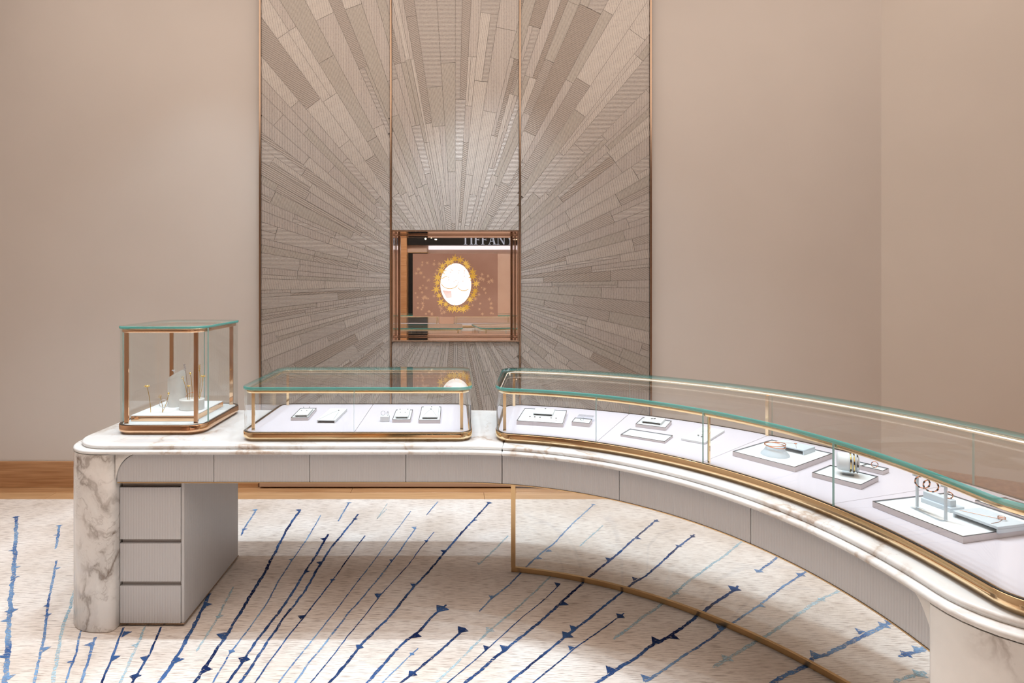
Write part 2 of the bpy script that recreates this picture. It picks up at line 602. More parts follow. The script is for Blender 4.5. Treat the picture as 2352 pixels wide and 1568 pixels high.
for lab, x0, x1, z0, z1 in panel_specs:
    root = thing('starburst_panel', lab, 'wall panel', ((x0 + x1) / 2, 4.03, z0), 0, 'starburst wall panels')
    wpart(root, 'backing_board', MB().box(x0, x1, 4.008, 4.034, z0, z1), weaves[1])
    got = []
    for a0, da, r0, r1 in cells:
        g = 0.0009
        pts = []
        for (aa, r_, sg) in ((a0, r0 + g, 1), (a0, r1 - g, 1), (a0 + da, r1 - g, -1), (a0 + da, r0 + g, -1)):
            off = g / max(r_, 0.05) * sg
            t = R(aa) + off
            pts.append((r_ * math.sin(t), Z0 + r_ * math.cos(t)))
        pl = clip(pts, x0 + 0.001, x1 - 0.001, z0 + 0.001, z1 - 0.001)
        if len(pl) >= 3 and abs(parea(pl)) > 0.00025:
            got.append((abs(parea(pl)), pl))
    got.sort(key=lambda q: -q[0])
    for ar, pl in got[:290]:
        if parea(pl) < 0:
            pl = pl[::-1]
        yf = 4.0 - rnd.uniform(0, 0.0014)
        tilt = rnd.uniform(-0.0003, 0.0003)
        cx = sum(p[0] for p in pl) / len(pl)
        n = len(pl)
        front = [(p[0], yf + tilt * (1 if p[0] > cx else -1), p[1]) for p in pl]
        back = [(p[0], 4.009, p[1]) for p in pl]
        mb = MB()
        mb.add(front + back, [tuple(range(n))] + [(i, i + n, (i + 1) % n + n, (i + 1) % n) for i in range(n)])
        wpart(root, 'woven_strip', mb, weaves[rnd.choices(range(6), wts)[0]])

for i, x in enumerate([-1.379, -0.456, 0.456, 1.379]):
    struct('trim_%d' % (i + 1), MB().rbox(x - 0.0065, x + 0.0065, 3.988, YW - 0.002, 0.135, 3.76, 0.002), M_bronze)

# ------------------------------------------------------------------ mirrored niche with a screen
NX, NZ0, NZ1, NY = 0.449, 1.046, 1.814, 4.27
ni = thing('mirror_niche', 'mirrored wall niche with polished brass frame in the starburst wall', 'niche', (0, 4.0, NZ0))
def frame_ring(x0, x1, z0, z1, w, ya, yb):
    mb = MB()
    mb.rbox(x0, x1, ya, yb, z0, z0 + w, 0.0015)
    mb.rbox(x0, x1, ya, yb, z1 - w, z1, 0.0015)
    mb.rbox(x0, x0 + w, ya, yb, z0 + w, z1 - w, 0.0015)
    mb.rbox(x1 - w, x1, ya, yb, z0 + w, z1 - w, 0.0015)
    return mb
wpart(ni, 'frame', frame_ring(-NX, NX, NZ0 - 0.009, NZ1 + 0.009, 0.009, 3.985, 4.03), M_bronze)
wpart(ni, 'mirror_back', MB().box(-NX, NX, NY, NY + 0.01, NZ0, NZ1), M_mirror)
M_nside = plain('niche_side', (224, 206, 194), 0.03, 1.0)
wpart(ni, 'side_panel', MB().box(-NX - 0.008, -NX, 4.03, NY, NZ0, NZ1), M_nside)
wpart(ni, 'side_panel', MB().box(NX, NX + 0.008, 4.03, NY, NZ0, NZ1), M_nside)
wpart(ni, 'top_panel', MB().box(-NX, NX, 4.03, NY, NZ1, NZ1 + 0.008), M_nside)
wpart(ni, 'shelf', MB().box(-NX, NX, 4.03, NY, NZ0 - 0.008, NZ0), M_nside)
wpart(ni, 'inner_frame', frame_ring(-NX + 0.002, NX - 0.002, NZ0 + 0.002, NZ1 - 0.002, 0.007, NY - 0.006, NY), M_bronze)

sx0, sx1, sz0, sz1, sy = -0.321, 0.318, 1.198, 1.672, 4.252
scr = thing('display_screen', 'brown starry screen with a gold star wreath around a glowing white oval in the niche', 'screen', (0, sy, sz0))
M_scr = noisy('screen_brown', (150, 104, 84), (166, 120, 100), ns=5, rough=0.25)
nb = M_scr.node_tree
bs = nb.nodes['Principled BSDF']
rp = [n for n in nb.nodes if n.type == 'VALTORGB'][0]
nb.links.new(rp.outputs[0], bs.inputs['Emission Color'])
bs.inputs['Emission Strength'].default_value = 0.88
bs.inputs['Base Color'].default_value = (0.05, 0.03, 0.02, 1)
for l in list(nb.links):
    if l.to_socket == bs.inputs['Base Color']:
        nb.links.remove(l)
M_sgold = plain('screen_gold', (120, 90, 30), 0.3, emit=(226, 178, 84), estr=0.9)
M_sgold2 = plain('screen_gold_deep', (110, 80, 26), 0.3, emit=(208, 156, 60), estr=0.9)
M_swhite = plain('screen_white', (255, 255, 255), 0.4, emit=(255, 250, 246), estr=1.0)
M_spink = plain('screen_pink', (240, 220, 216), 0.4, emit=(206, 160, 150), estr=0.8)
M_sstar = plain('screen_pale_star', (120, 84, 60), 0.3, emit=(196, 152, 120), estr=0.75)
wpart(scr, 'panel', MB().rbox(sx0, sx1, sy, sy + 0.016, sz0, sz1, 0.0015), M_scr)
def star(c, r, n, y, rot=0.0, inner=0.42, th=0.001, rd=None):
    pl = []
    for i in range(2 * n):
        q = rot + math.pi * i / n
        k = r * (1.0 if i % 2 == 0 else inner) * ((rd.uniform(0.82, 1.15) if rd else 1) if i % 2 == 0 else 1)
        pl.append((c[0] + k * math.sin(q), c[1] + k * math.cos(q)))
    pl = pl[::-1]
    return MB().prism(pl, y - th, y, axis='y')
rd = random.Random(5)
wcx, wcz = 0.003, 1.441
# glowing oval and its paper-like shapes
ov = [(wcx + 0.116 * math.cos(2 * math.pi * i / 48), wcz + 0.158 * math.sin(2 * math.pi * i / 48)) for i in range(48)]
wpart(scr, 'glowing_oval', MB().prism(ov, sy - 0.001, sy - 0.0001, axis='y'), M_swhite)
pw = [(wcx - 0.10, wcz - 0.045), (wcx - 0.035, wcz - 0.05), (wcx - 0.03, wcz - 0.10), (wcx - 0.07, wcz - 0.105)]
wpart(scr, 'pink_fold', MB().prism(pw, sy - 0.0018, sy - 0.0011, axis='y'), M_spink)
for c0, rx, a0, a1 in (((wcx - 0.045, wcz + 0.02), 0.066, 200, 330), ((wcx + 0.06, wcz - 0.012), 0.045, 200, 320), ((wcx - 0.06, wcz + 0.02), 0.05, 95, 150)):
    pts = [(c0[0] + rx * math.cos(R(q)), sy - 0.0016, c0[1] + rx * 0.8 * math.sin(R(q))) for q in range(a0, a1 + 1, 10)]
    wpart(scr, 'gold_arc', MB().tube(pts, 0.0022, 5), M_sgold2)
mbp = MB()
for i in range(16):
    c = (wcx + rd.uniform(-0.06, 0.07), wcz + rd.uniform(0.0, 0.115))
    s_ = star(c, 0.007, 4, sy - 0.0011, rd.random(), 0.4, 0.0006)
    mbp.add(s_.v, s_.f)
o = wpart(scr, 'pale_print', mbp, M_spink)
o['kind'] = 'stuff'
for i in range(25):
    q = 2 * math.pi * i / 25 + rd.uniform(-0.06, 0.06)
    k = rd.uniform(0.98, 1.13)
    c = (wcx + 0.134 * k * math.sin(q), wcz + 0.180 * k * math.cos(q))
    wpart(scr, 'gold_star', star(c, rd.uniform(0.028, 0.044), rd.choice([6, 7, 8]), sy - 0.0012 - 0.0011 * (i % 3), rd.random() * 3, 0.33, 0.001, rd), M_sgold if rd.random() < 0.7 else M_sgold2)
mbp = MB()
for i in range(120):
    c = (rd.uniform(sx0 + 0.02, sx1 - 0.02), rd.uniform(sz0 + 0.02, sz1 - 0.05))
    if ((c[0] - wcx) / 0.16) ** 2 + ((c[1] - wcz) / 0.215) ** 2 < 1:
        continue
    if c[0] > 0 and c[1] > sz0 + 0.32:
        continue
    s_ = star(c, rd.uniform(0.009, 0.021), rd.choice([6, 8]), sy - 0.0001, rd.random(), 0.3, 0.0005)
    mbp.add(s_.v, s_.f)
o = wpart(scr, 'pale_star_print', mbp, M_sstar)
o['kind'] = 'stuff'

# ------------------------------------------------------------------ rug
RUG = [
('b',0.0156,[(-2.697,3.479),(-2.372,3.048),(-2.123,2.713),(-1.908,2.42),(-1.743,2.203),(-1.609,2.022)],[(-2.706,3.484,0,1),(-2.381,3.054,-1,1),(-2.231,2.862,1,1),(-2.16,2.766,1,1),(-1.951,2.487,0,1.3),(-1.908,2.42,-1,1.2),(-1.734,2.191,-1,1.4),(-1.637,2.06,1,1.2)]),
('b',0.0114,[(-2.348,3.36),(-2.166,3.067)],[(-2.351,3.36,0,1),(-2.274,3.239,-1,1)]),
('b',0.0087,[(-2.071,2.939),(-1.971,2.774),(-1.83,2.544),(-1.676,2.306),(-1.614,2.203),(-1.508,2.022)],[(-2.015,2.854,1,1),(-1.817,2.531,-1,1),(-1.77,2.456,0,0.8),(-1.622,2.223,1,1.4)]),
('p',0.0112,[(-1.85,2.789),(-1.734,2.558),(-1.644,2.373),(-1.538,2.184),(-1.443,2.022)],[]),
('b',0.0071,[(-1.56,2.362),(-1.481,2.213),(-1.398,2.022)],[(-1.455,2.155,-1,1)]),
('b',0.009,[(-1.465,2.301),(-1.422,2.203),(-1.341,2.022)],[(-1.452,2.259,-1,1.2)]),
('n',0.0078,[(-1.386,2.367),(-1.337,2.223),(-1.27,2.022)],[(-1.366,2.323,1,1.7),(-1.321,2.169,1,1.7)]),
('p',0.0091,[(-1.302,2.373),(-1.263,2.243),(-1.202,2.022)],[(-1.266,2.253,-1,1)]),
('n',0.0078,[(-1.232,2.373),(-1.189,2.203),(-1.163,2.022)],[(-1.182,2.172,-1,1.5),(-1.173,2.073,0,1.3)]),
('n',0.0138,[(-1.139,2.626),(-1.133,2.578),(-1.106,2.42),(-1.082,2.264),(-1.074,2.155),(-1.065,2.022)],[(-1.126,2.531,1,1.7),(-1.073,2.16,1,1.6)]),
('p',0.0086,[(-1.053,2.683),(-1.024,2.444),(-1.012,2.213)],[(-1.02,2.444,0,1)]),
('b',0.0089,[(-1.267,3.606),(-1.234,3.293),(-1.224,3.228)],[(-1.273,3.593,0,1),(-1.235,3.311,0,1)]),
('n',0.013,[(-0.982,3.593),(-0.989,3.383),(-0.966,3.03),(-0.95,2.821),(-0.943,2.598),(-0.936,2.384),(-0.94,2.213),(-0.94,2.022)],[(-0.983,3.588,-1,1.5),(-0.935,2.312,-1,2.2),(-0.936,2.109,1,1.4)]),
('b',0.0063,[(-0.837,3.516),(-0.834,3.207),(-0.847,2.957),(-0.855,2.758),(-0.848,2.518),(-0.863,2.339),(-0.878,2.203),(-0.874,2.022)],[(-0.847,2.948,-1,1.2),(-0.876,2.213,0,0.9)]),
('n',0.0106,[(-0.73,3.249),(-0.739,2.975),(-0.754,2.743),(-0.766,2.518),(-0.797,2.306),(-0.811,2.146),(-0.821,2.022)],[(-0.735,3.186,-1,1.3),(-0.753,2.826,1,1.2),(-0.809,2.166,0,1.5)]),
('n',0.0106,[(-0.606,3.529),(-0.638,3.315),(-0.676,3.087),(-0.691,2.888),(-0.706,2.626),(-0.743,2.396),(-0.761,2.203),(-0.779,2.022)],[(-0.612,3.455,0,0.8),(-0.687,2.913,-1,1.5)]),
('n',0.006,[(-0.516,3.228),(-0.565,2.939),(-0.597,2.728),(-0.636,2.531),(-0.658,2.42),(-0.685,2.295),(-0.703,2.184),(-0.725,2.022)],[(-0.65,2.437,-1,1.8),(-0.597,2.746,0,0.8)]),
('b',0.0084,[(-0.698,3.715),(-0.708,3.419)],[(-0.697,3.709,0,1)]),
('p',0.0062,[(-0.439,3.606),(-0.482,3.455)],[]),
('b',0.0054,[(-0.282,3.573),(-0.364,3.21),(-0.421,2.941),(-0.476,2.713),(-0.524,2.498),(-0.557,2.367),(-0.593,2.218),(-0.627,2.093),(-0.642,2.019)],[]),
('b',0.0071,[(-0.232,3.328),(-0.307,3.011),(-0.372,2.773),(-0.429,2.58),(-0.467,2.469),(-0.516,2.282),(-0.555,2.15),(-0.581,2.019)],[(-0.233,3.331,-1,1.5),(-0.334,2.941,0,0.6)]),
('n',0.0048,[(-0.123,3.276),(-0.187,3.084),(-0.241,2.887),(-0.303,2.725),(-0.349,2.601),(-0.395,2.44),(-0.438,2.315),(-0.471,2.195),(-0.525,2.032)],[(-0.154,3.158,-1,1.3),(-0.347,2.607,-1,1.8)]),
('n',0.0107,[(0.222,3.709),(0.107,3.437),(0.027,3.242),(-0.058,3.025),(-0.133,2.835),(-0.199,2.679),(-0.252,2.528),(-0.314,2.385),(-0.374,2.249),(-0.408,2.157),(-0.461,2.019)],[(0.222,3.709,0,1.2),(0.111,3.44,1,1),(-0.055,3.037,-1,1.4),(-0.191,2.696,-1,1.4),(-0.38,2.241,0,1.1)]),
('n',0.0105,[(-0.04,2.534),(-0.103,2.44),(-0.153,2.341),(-0.219,2.249),(-0.268,2.142),(-0.331,2.019)],[(-0.063,2.503,0,2.1),(-0.167,2.315,1,1.4)]),
('b',0.0049,[(-0.146,2.233),(-0.199,2.15),(-0.275,2.019)],[(-0.169,2.198,0,0.7)]),
('n',0.009,[(0.041,2.363),(-0.013,2.282),(-0.092,2.172),(-0.147,2.1),(-0.207,2.026)],[(0.027,2.35,0,1.7),(-0.16,2.086,0,1.2)]),
('b',0.0067,[(-0.115,3.731),(-0.181,3.513)],[]),
('p',0.0049,[(-0.445,3.698),(-0.479,3.455)],[]),
('b',0.0082,[(0.903,3.687),(0.696,3.381),(0.543,3.13),(0.453,3.011),(0.348,2.854),(0.258,2.701),(0.17,2.591),(0.103,2.484)],[(0.897,3.681,0,1),(0.494,3.05,1,1.3),(0.43,2.968,1,1.3),(0.176,2.591,-1,1.5)]),
('p',0.0087,[(0.471,2.785),(0.344,2.601),(0.235,2.459),(0.143,2.35),(0.081,2.257),(0.008,2.15),(-0.077,2.032)],[(0.141,2.35,0,1.4)]),
('n',0.0043,[(0.501,2.707),(0.384,2.549),(0.296,2.45),(0.213,2.341),(0.137,2.241),(0.052,2.135),(-0.035,2.032)],[(0.495,2.699,-1,1.6),(0.128,2.229,-1,1.4)]),
('n',0.0106,[(1.231,3.446),(1.187,3.4),(1.019,3.201),(0.891,3.04),(0.79,2.927),(0.692,2.816),(0.643,2.755),(0.525,2.612),(0.463,2.534),(0.377,2.431),(0.28,2.315),(0.197,2.225),(0.126,2.142),(0.031,2.032)],[(1.217,3.427,0,1),(1.025,3.197,1,1.2),(0.803,2.947,-1,1.3),(0.477,2.547,1,1.6),(0.202,2.225,-1,1.8)]),
('n',0.01,[(1.371,3.242),(1.205,3.077),(1.046,2.9),(0.932,2.779),(0.86,2.722),(0.806,2.667),(0.688,2.549),(0.594,2.45),(0.494,2.35),(0.441,2.298),(0.341,2.195),(0.271,2.121),(0.185,2.032)],[(1.349,3.218,0,1),(1.221,3.099,0,1),(0.878,2.749,-1,1.3),(0.498,2.354,-1,1.6),(0.455,2.315,0,1.7)]),
('n',0.0052,[(0.735,2.469),(0.644,2.385),(0.56,2.311),(0.456,2.218),(0.363,2.121),(0.273,2.032)],[(0.713,2.448,0,1.5),(0.461,2.229,-1,1.2)]),
('n',0.0123,[(1.346,2.693),(1.306,2.654),(1.114,2.504),(1.062,2.46),(0.885,2.316),(0.793,2.259),(0.674,2.162),(0.587,2.097),(0.487,2.02)],[(1.312,2.667,0,1.8),(0.88,2.311,1,1.6),(0.809,2.273,-1,1.6),(0.58,2.101,-1,1.5)]),
('b',0.0089,[(1.768,2.838),(1.65,2.753),(1.504,2.648),(1.356,2.527),(1.202,2.417),(1.138,2.375),(1.03,2.287),(0.906,2.205),(0.803,2.129),(0.685,2.043)],[(1.704,2.795,0,1.5),(1.359,2.533,1,1.3),(1.113,2.355,-1,1.8),(0.698,2.058,-1,1.5)]),
('b',0.0099,[(1.719,2.999),(1.6,2.897),(1.507,2.823)],[(1.698,2.983,0,1),(1.515,2.83,0,1.3)]),
('b',0.015,[(1.868,2.412),(1.731,2.345),(1.579,2.268),(1.449,2.197),(1.369,2.171),(1.323,2.133),(1.22,2.081),(1.125,2.028)],[(1.801,2.381,0,1.4),(1.677,2.33,-1,1.5),(1.394,2.184,-1,1.6),(1.841,2.401,0,1)]),
('b',0.0162,[(1.884,2.25),(1.778,2.205),(1.709,2.184)],[(1.819,2.227,0,1.2),(1.748,2.197,0,1.2)]),
('p',0.0113,[(1.618,3.17),(1.456,3.023),(1.312,2.897),(1.108,2.713),(1.016,2.623),(0.924,2.539),(0.769,2.406),(0.641,2.287)],[(1.022,2.629,0,1.1)]),
('p',0.0124,[(1.795,2.648),(1.657,2.574),(1.474,2.449),(1.338,2.355),(1.216,2.278),(1.045,2.171),(0.966,2.121)],[(1.04,2.171,0,1.4),(1.664,2.574,0,1)]),
('p',0.013,[(1.74,2.097),(1.582,2.043)],[(1.708,2.085,0,1.5)]),
('b',0.007,[(1.505,3.373),(1.467,3.336)],[]),
('p',0.0084,[(0.301,3.226),(0.184,3.011),(0.124,2.9)],[(0.127,2.903,-1,1)]),
('p',0.0074,[(0.877,3.363),(0.68,3.099)],[]),
]

rug = thing('area_rug', 'large pale woven rug with blue thorny branch lines under the counter', 'rug', (0, 1.8, 0))
RT = 0.010
wpart(rug, 'pile', MB().rbox(XL + 0.3, 3.02, -2.4, 3.775, 0.0, RT, 0.003), M_rug)
rd = random.Random(21)
def resample(p, step):
    out = []
    for i in range(len(p) - 1):
        a, b = Vector(p[i]), Vector(p[i + 1])
        n = max(1, int((b - a).length / step))
        for k in range(n):
            out.append(a + (b - a) * k / n)
    out.append(Vector(p[-1]))
    return out
for k, w, pts, thorns in RUG:
    q = resample(pts, 0.013)
    mb = MB()
    L_, R_ = [], []
    drift = 0.0
    for i, p in enumerate(q):
        a = q[max(i - 1, 0)]
        b = q[min(i + 1, len(q) - 1)]
        t = (b - a).normalized()
        nrm = Vector((-t.y, t.x))
        drift = 0.7 * drift + rd.uniform(-1, 1) * w * 0.16
        hw = w * 0.6 * rd.uniform(0.65, 1.15)
        if i == len(q) - 1:
            hw *= 0.5
        c = p + nrm * drift
        L_.append((c.x + nrm.x * hw, c.y + nrm.y * hw, RT + 0.0008))
        R_.append((c.x - nrm.x * hw, c.y - nrm.y * hw, RT + 0.0008))
    n = len(q)
    mb.add(L_ + R_, [(i, i + 1, n + i + 1, n + i) for i in range(n - 1)])
    # thorns: little arrow-like barbs
    for (x, y, sd, sz) in thorns:
        c = Vector((x, y))
        j = min(range(n), key=lambda i_: (q[i_] - c).length)
        a = q[max(j - 1, 0)]
        b = q[min(j + 1, n - 1)]
        t = (a - b).normalized()
        nrm = Vector((t.y, -t.x))        # to the right when looking along t
        s_ = 0.0175 * sz + w * 0.6
        for sg in ((-1, 1) if sd == 0 else (sd,)):
            e = 0.8 if sd == 0 else 1.0
            z = RT + 0.0012
            p0 = c + t * s_ * 0.55
            p1 = c + nrm * sg * s_ * e + t * s_ * rd.uniform(0.0, 0.35)
            p2 = c + nrm * sg * s_ * 0.45 * e - t * s_ * 0.3
            p3 = c - t * s_ * 0.75
            vv = [(p.x, p.y, z) for p in (p0, p1, p2, p3)]
            mb.add(vv, [(0, 1, 2, 3) if sg > 0 else (3, 2, 1, 0)])
    wpart(rug, 'branch_motif', mb, {'n': M_navy, 'b': M_blue, 'p': M_pale}[k])

# ------------------------------------------------------------------ rounded outlines on the counter plan
def outline(u0, u1, r0, r1, rc, d=0.0, cuts=(), step=0.04, nc=9):
    """closed outline (list of (x, y)), inset by d; rc = radius or (front-left, front-right, back-right, back-left)"""
    if not isinstance(rc, (tuple, list)):
        rc = (rc,) * 4
    rc = [max(c - d, 0.0015) for c in rc]
    u0, u1, r0, r1 = u0 + d, u1 - d, r0 + d, r1 - d
    pts = []
    def side(ua, ub, r):
        # d must not change the sample count: base it on the plain length
        n = max(2, int(round(abs(base_len) / step)))
        us = [ua + (ub - ua) * i / n for i in range(n + 1)]
        for c in cuts:
            k = min(range(len(us)), key=lambda i: abs(us[i] - c))
            if 0 < k < n:
                us[k] = c
        return [(u, r) for u in us]
    base_len = (u1 + d) - (u0 - d)
    def corner(cu, cr, rad, a0):
        return [(cu + rad * math.cos(R(a0 + 90 * i / nc)), cr + rad * math.sin(R(a0 + 90 * i / nc))) for i in range(1, nc)]
    pts += side(u0 + rc[0], u1 - rc[1], r0)
    pts += corner(u1 - rc[1], r0 + rc[1], rc[1], -90)
    pts += [(u1, r0 + rc[1] + (r1 - rc[2] - r0 - rc[1]) * t) for t in (0, 0.25, 0.5, 0.75, 1)]
    pts += corner(u1 - rc[2], r1 - rc[2], rc[2], 0)
    pts += side(u1 - rc[2], u0 + rc[3], r1)
    pts += corner(u0 + rc[3], r1 - rc[3], rc[3], 90)
    pts += [(u0, r1 - rc[3] + (r0 + rc[0] - r1 + rc[3]) * t) for t in (0, 0.25, 0.5, 0.75, 1)]
    pts += corner(u0 + rc[0], r0 + rc[0], rc[0], 180)
    return pts

def ring(o, z):
    return [P(u, r) + (z,) for u, r in o]

def slab(mb, args, z0, z1, prof, mat=0, smooth=True, capmat=None):
    """prof: list of (z, inset)"""
    rings = [ring(outline(*args, d=d), z) for z, d in prof]
    mb.loft(rings, mat, smooth)
    cm = mat if capmat is None else capmat
    n = len(rings[0])
    mb.add(rings[0], [tuple(range(n - 1, -1, -1))], cm)
    mb.add(rings[-1], [tuple(range(n))], cm)
    return mb

# ------------------------------------------------------------------ marble counter
ZC = 0.777
US = UT(10.4)
UE = UA + 0.213
ct = thing('countertop', 'long white marble countertop that bends towards the viewer', 'countertop', (0, 2.4, 0.743))
def bull(z0, z1, b, d0=0.0):
    out = []
    for i in range(6):
        q = R(-90 + 90 * i / 5)
        out.append((z0 + b + b * math.sin(q), d0 + b - b * math.cos(q)))
    for i in range(6):
        q = R(90 * i / 5)
        out.append((z1 - b + b * math.sin(q), d0 + b - b * math.cos(q)))
    return out
for (ua, ub, rc) in ((-1.652, US - 0.0004, (0.168, 0.001, 0.001, 0.12)), (US + 0.0004, UE, (0.001, 0.168, 0.12, 0.001))):
    mb = MB()
    slab(mb, (ua, ub, 1.045, 1.748, rc), 0, 0, bull(0.743, 0.7595, 0.0075))
    wpart(ct, 'edge_lip', mb, M_marble)
    mb = MB()
    e0 = 0.022 if ua < -1 else 0.0
    e1 = 0.022 if ub > UA else 0.0
    slab(mb, (ua + e0, ub - e1, 1.067, 1.726, rc), 0, 0, [(0.7595, 0.006), (0.7605, 0.003)] + bull(0.761, ZC, 0.0078)[2:])
    wpart(ct, 'top_slab', mb, M_marble)

# left and right marble end columns
def column(root, ua, ub, rc):
    mb = MB()
    slab(mb, (ua, ub, 1.047, 1.735, rc), 0, 0, [(RT + 0.0016, 0.002), (RT + 0.0035, 0), (0.742, 0)])
    wpart(root, 'shaft', mb, M_marble2)
cl = thing('marble_column', 'veined marble end column at the left end of the counter', 'column', (-1.53, 2.65, RT + 0.0016), 0, 'marble end columns')
column(cl, -1.650, -1.412, (0.165, 0.028, 0.02, 0.1))
cr_ = thing('marble_column', 'veined marble end column at the right end of the counter, cut by the frame', 'column', (1.4, 1.17, RT), 0, 'marble end columns')
column(cr_, UA + 0.026, UE - 0.002, (0.012, 0.165, 0.1, 0.02))

# fluted faces
def fluted(mb, ua, ub, r, z0, ztop, t=0.02, pitch=0.0112, amp=0.0013, mat=0):
    n = max(1, int(round((ub - ua) / pitch)))
    us, off = [], []
    for i in range(n):
        for k, h in ((0.0, 1.0), (0.18, 0.25), (0.5, 0.0), (0.82, 0.25)):
            us.append(ua + (ub - ua) * (i + k) / n)
            off.append(h * amp)
    us.append(ub)
    off.append(amp)
    m = len(us)
    F0 = [P(u, r + o) + (z0,) for u, o in zip(us, off)]
    F1 = [P(u, r + o) + (ztop(u),) for u, o in zip(us, off)]
    B0 = [P(u, r + t) + (z0,) for u in us]
    B1 = [P(u, r + t) + (ztop(u),) for u in us]
    mb.add(F0 + F1, [(i, i + 1, m + i + 1, m + i) for i in range(m - 1)], mat, True)
    mb.add(F1 + B1, [(i, i + 1, m + i + 1, m + i) for i in range(m - 1)], mat)
    mb.add(F0 + B0, [(i + 1, i, m + i, m + i + 1) for i in range(m - 1)], mat)
    mb.add(B0 + B1, [(i + 1, i, m + i, m + i + 1) for i in range(m - 1)], mat)
    for e in (0, m - 1):
        q = [F0[e], F1[e], B1[e], B0[e]]
        mb.add(q if e == 0 else q[::-1], [(0, 1, 2, 3)], mat)
    return mb

ap = thing('drawer_apron', 'row of fluted taupe drawer fronts under the marble countertop', 'drawers', (0, 2.4, 0.62))
RAP, ZA0, ZA1 = 1.070, 0.6235, 0.7415
ARC = 0.100
def ztop_left(u):
    d = u - (-1.408)
    if d >= ARC:
        return ZA1
    k = (ARC - d) / ARC
    return ZA0 + 0.004 + (ZA1 - ZA0 - 0.004) * math.sqrt(max(0.0, 1 - k * k))
UR = UA + 0.022
def ztop_right(u):
    d = UR - u
    if d >= ARC:
        return ZA1
    k = (ARC - d) / ARC
    return ZA0 + 0.004 + (ZA1 - ZA0 - 0.004) * math.sqrt(max(0.0, 1 - k * k))
seams = [-1.408, -1.0045, -0.606, -0.206, UT(10.4), UT(35.6), UT(61.2), UR]
for i in range(7):
    ua, ub = seams[i] + 0.0012, seams[i + 1] - (0.003 if i == 3 else 0.0012)
    fn = ztop_left if i == 0 else (ztop_right if i == 6 else (lambda u: ZA1))
    wpart(ap, 'drawer_front', fluted(MB(), ua, ub, RAP, ZA0, fn), M_flute)
mb = MB()
slab(mb, (-1.405, UR, 1.0915, 1.70, 0.002), 0, 0, [(0.626, 0.001), (0.627, 0), (0.7425, 0)])
wpart(ap, 'drawer_box', mb, M_recess)
mb = MB()
slab(mb, (-1.405, UR, 1.068, 1.105, 0.001), 0, 0, [(0.6195, 0), (0.6228, 0)])
wpart(ap, 'brass_trim', mb, M_satin)
# marble fillets beside the rounded drawer ends belong to the columns
def fillet(root, ua, ub, fn, edge):
    us = [ua + (ub - ua) * i / 16 for i in range(17)]
    mb = MB()
    f0, f1, b0, b1 = [], [], [], []
    for u in us:
        zl = fn(u) + 0.0035
        zl = min(zl, 0.7424)
        f0.append(P(u, 1.064) + (zl,)); f1.append(P(u, 1.064) + (0.7425,))
        b0.append(P(u, 1.090) + (zl,)); b1.append(P(u, 1.090) + (0.7425,))
    n = 17
    mb.add(f0 + f1, [(i, i + 1, n + i + 1, n + i) for i in range(16)])
    mb.add(f0 + b0, [(i + 1, i, n + i, n + i + 1) for i in range(16)])
    mb.add(b0 + b1, [(i + 1, i, n + i, n + i + 1) for i in range(16)])
    wpart(root, 'fillet', mb, M_marble2)
fillet(cl, -1.4105, -1.408 + ARC, lambda u: ztop_left(max(u, -1.4079)), 0)
fillet(cr_, UR - ARC, UR + 0.003, lambda u: ztop_right(min(u, UR - 0.0001)), 1)

# ------------------------------------------------------------------ drawer pedestal
pd = thing('drawer_pedestal', 'fluted taupe pedestal with three drawers beside the left marble column', 'cabinet', (-1.285, 2.67, RT))
X0, X1 = -1.4095, -1.139
ZL = [(0.593, 0.375), (0.357, 0.198), (0.179, 0.024)]
wpart(pd, 'carcass', MB().box(X0 + 0.004, X1 - 0.014, 2.390, 2.965, 0.022, 0.6195), M_recess)
for zt, zb in ZL:
    wpart(pd, 'drawer', fluted(MB(), X0, X1 - 0.015, 2.376 - YC, zb, lambda u, z=zt: z, t=0.0135), M_flute)
# side panel: fluted towards the kneehole
mb = MB()
n = int((2.968 - 2.380) / 0.0112)
ys, off = [], []
for i in range(n):
    for k, h in ((0.0, 1.0), (0.18, 0.25), (0.5, 0.0), (0.82, 0.25)):
        ys.append(2.380 + (2.968 - 2.380) * (i + k) / n)
        off.append(h * 0.0013)
ys.append(2.968); off.append(0.0013)
m_ = len(ys)
A0 = [(X1 - o, y, 0.022) for y, o in zip(ys, off)]
A1 = [(X1 - o, y, 0.6195) for y, o in zip(ys, off)]
B0 = [(X1 - 0.013, y, 0.022) for y in ys]
B1 = [(X1 - 0.013, y, 0.6195) for y in ys]
mb.add(A0 + A1, [(i, i + 1, m_ + i + 1, m_ + i) for i in range(m_ - 1)], 0, True)
mb.add([A0[0], A1[0], B1[0], B0[0]], [(0, 3, 2, 1)])
mb.add([A0[-1], A1[-1], B1[-1], B0[-1]], [(0, 1, 2, 3)])
mb.add(B0 + B1, [(i + 1, i, m_ + i, m_ + i + 1) for i in range(m_ - 1)])
wpart(pd, 'side_panel', mb, M_flute)
wpart(pd, 'base_trim', MB().rbox(X0 + 0.002, X1 + 0.002, 2.374, 2.972, 0.0185, 0.0225, 0.0006), M_bronze)
wpart(pd, 'toe_kick', MB().box(X0 + 0.02, X1 - 0.02, 2.40, 2.95, RT + 0.0016, 0.0185), M_dark)

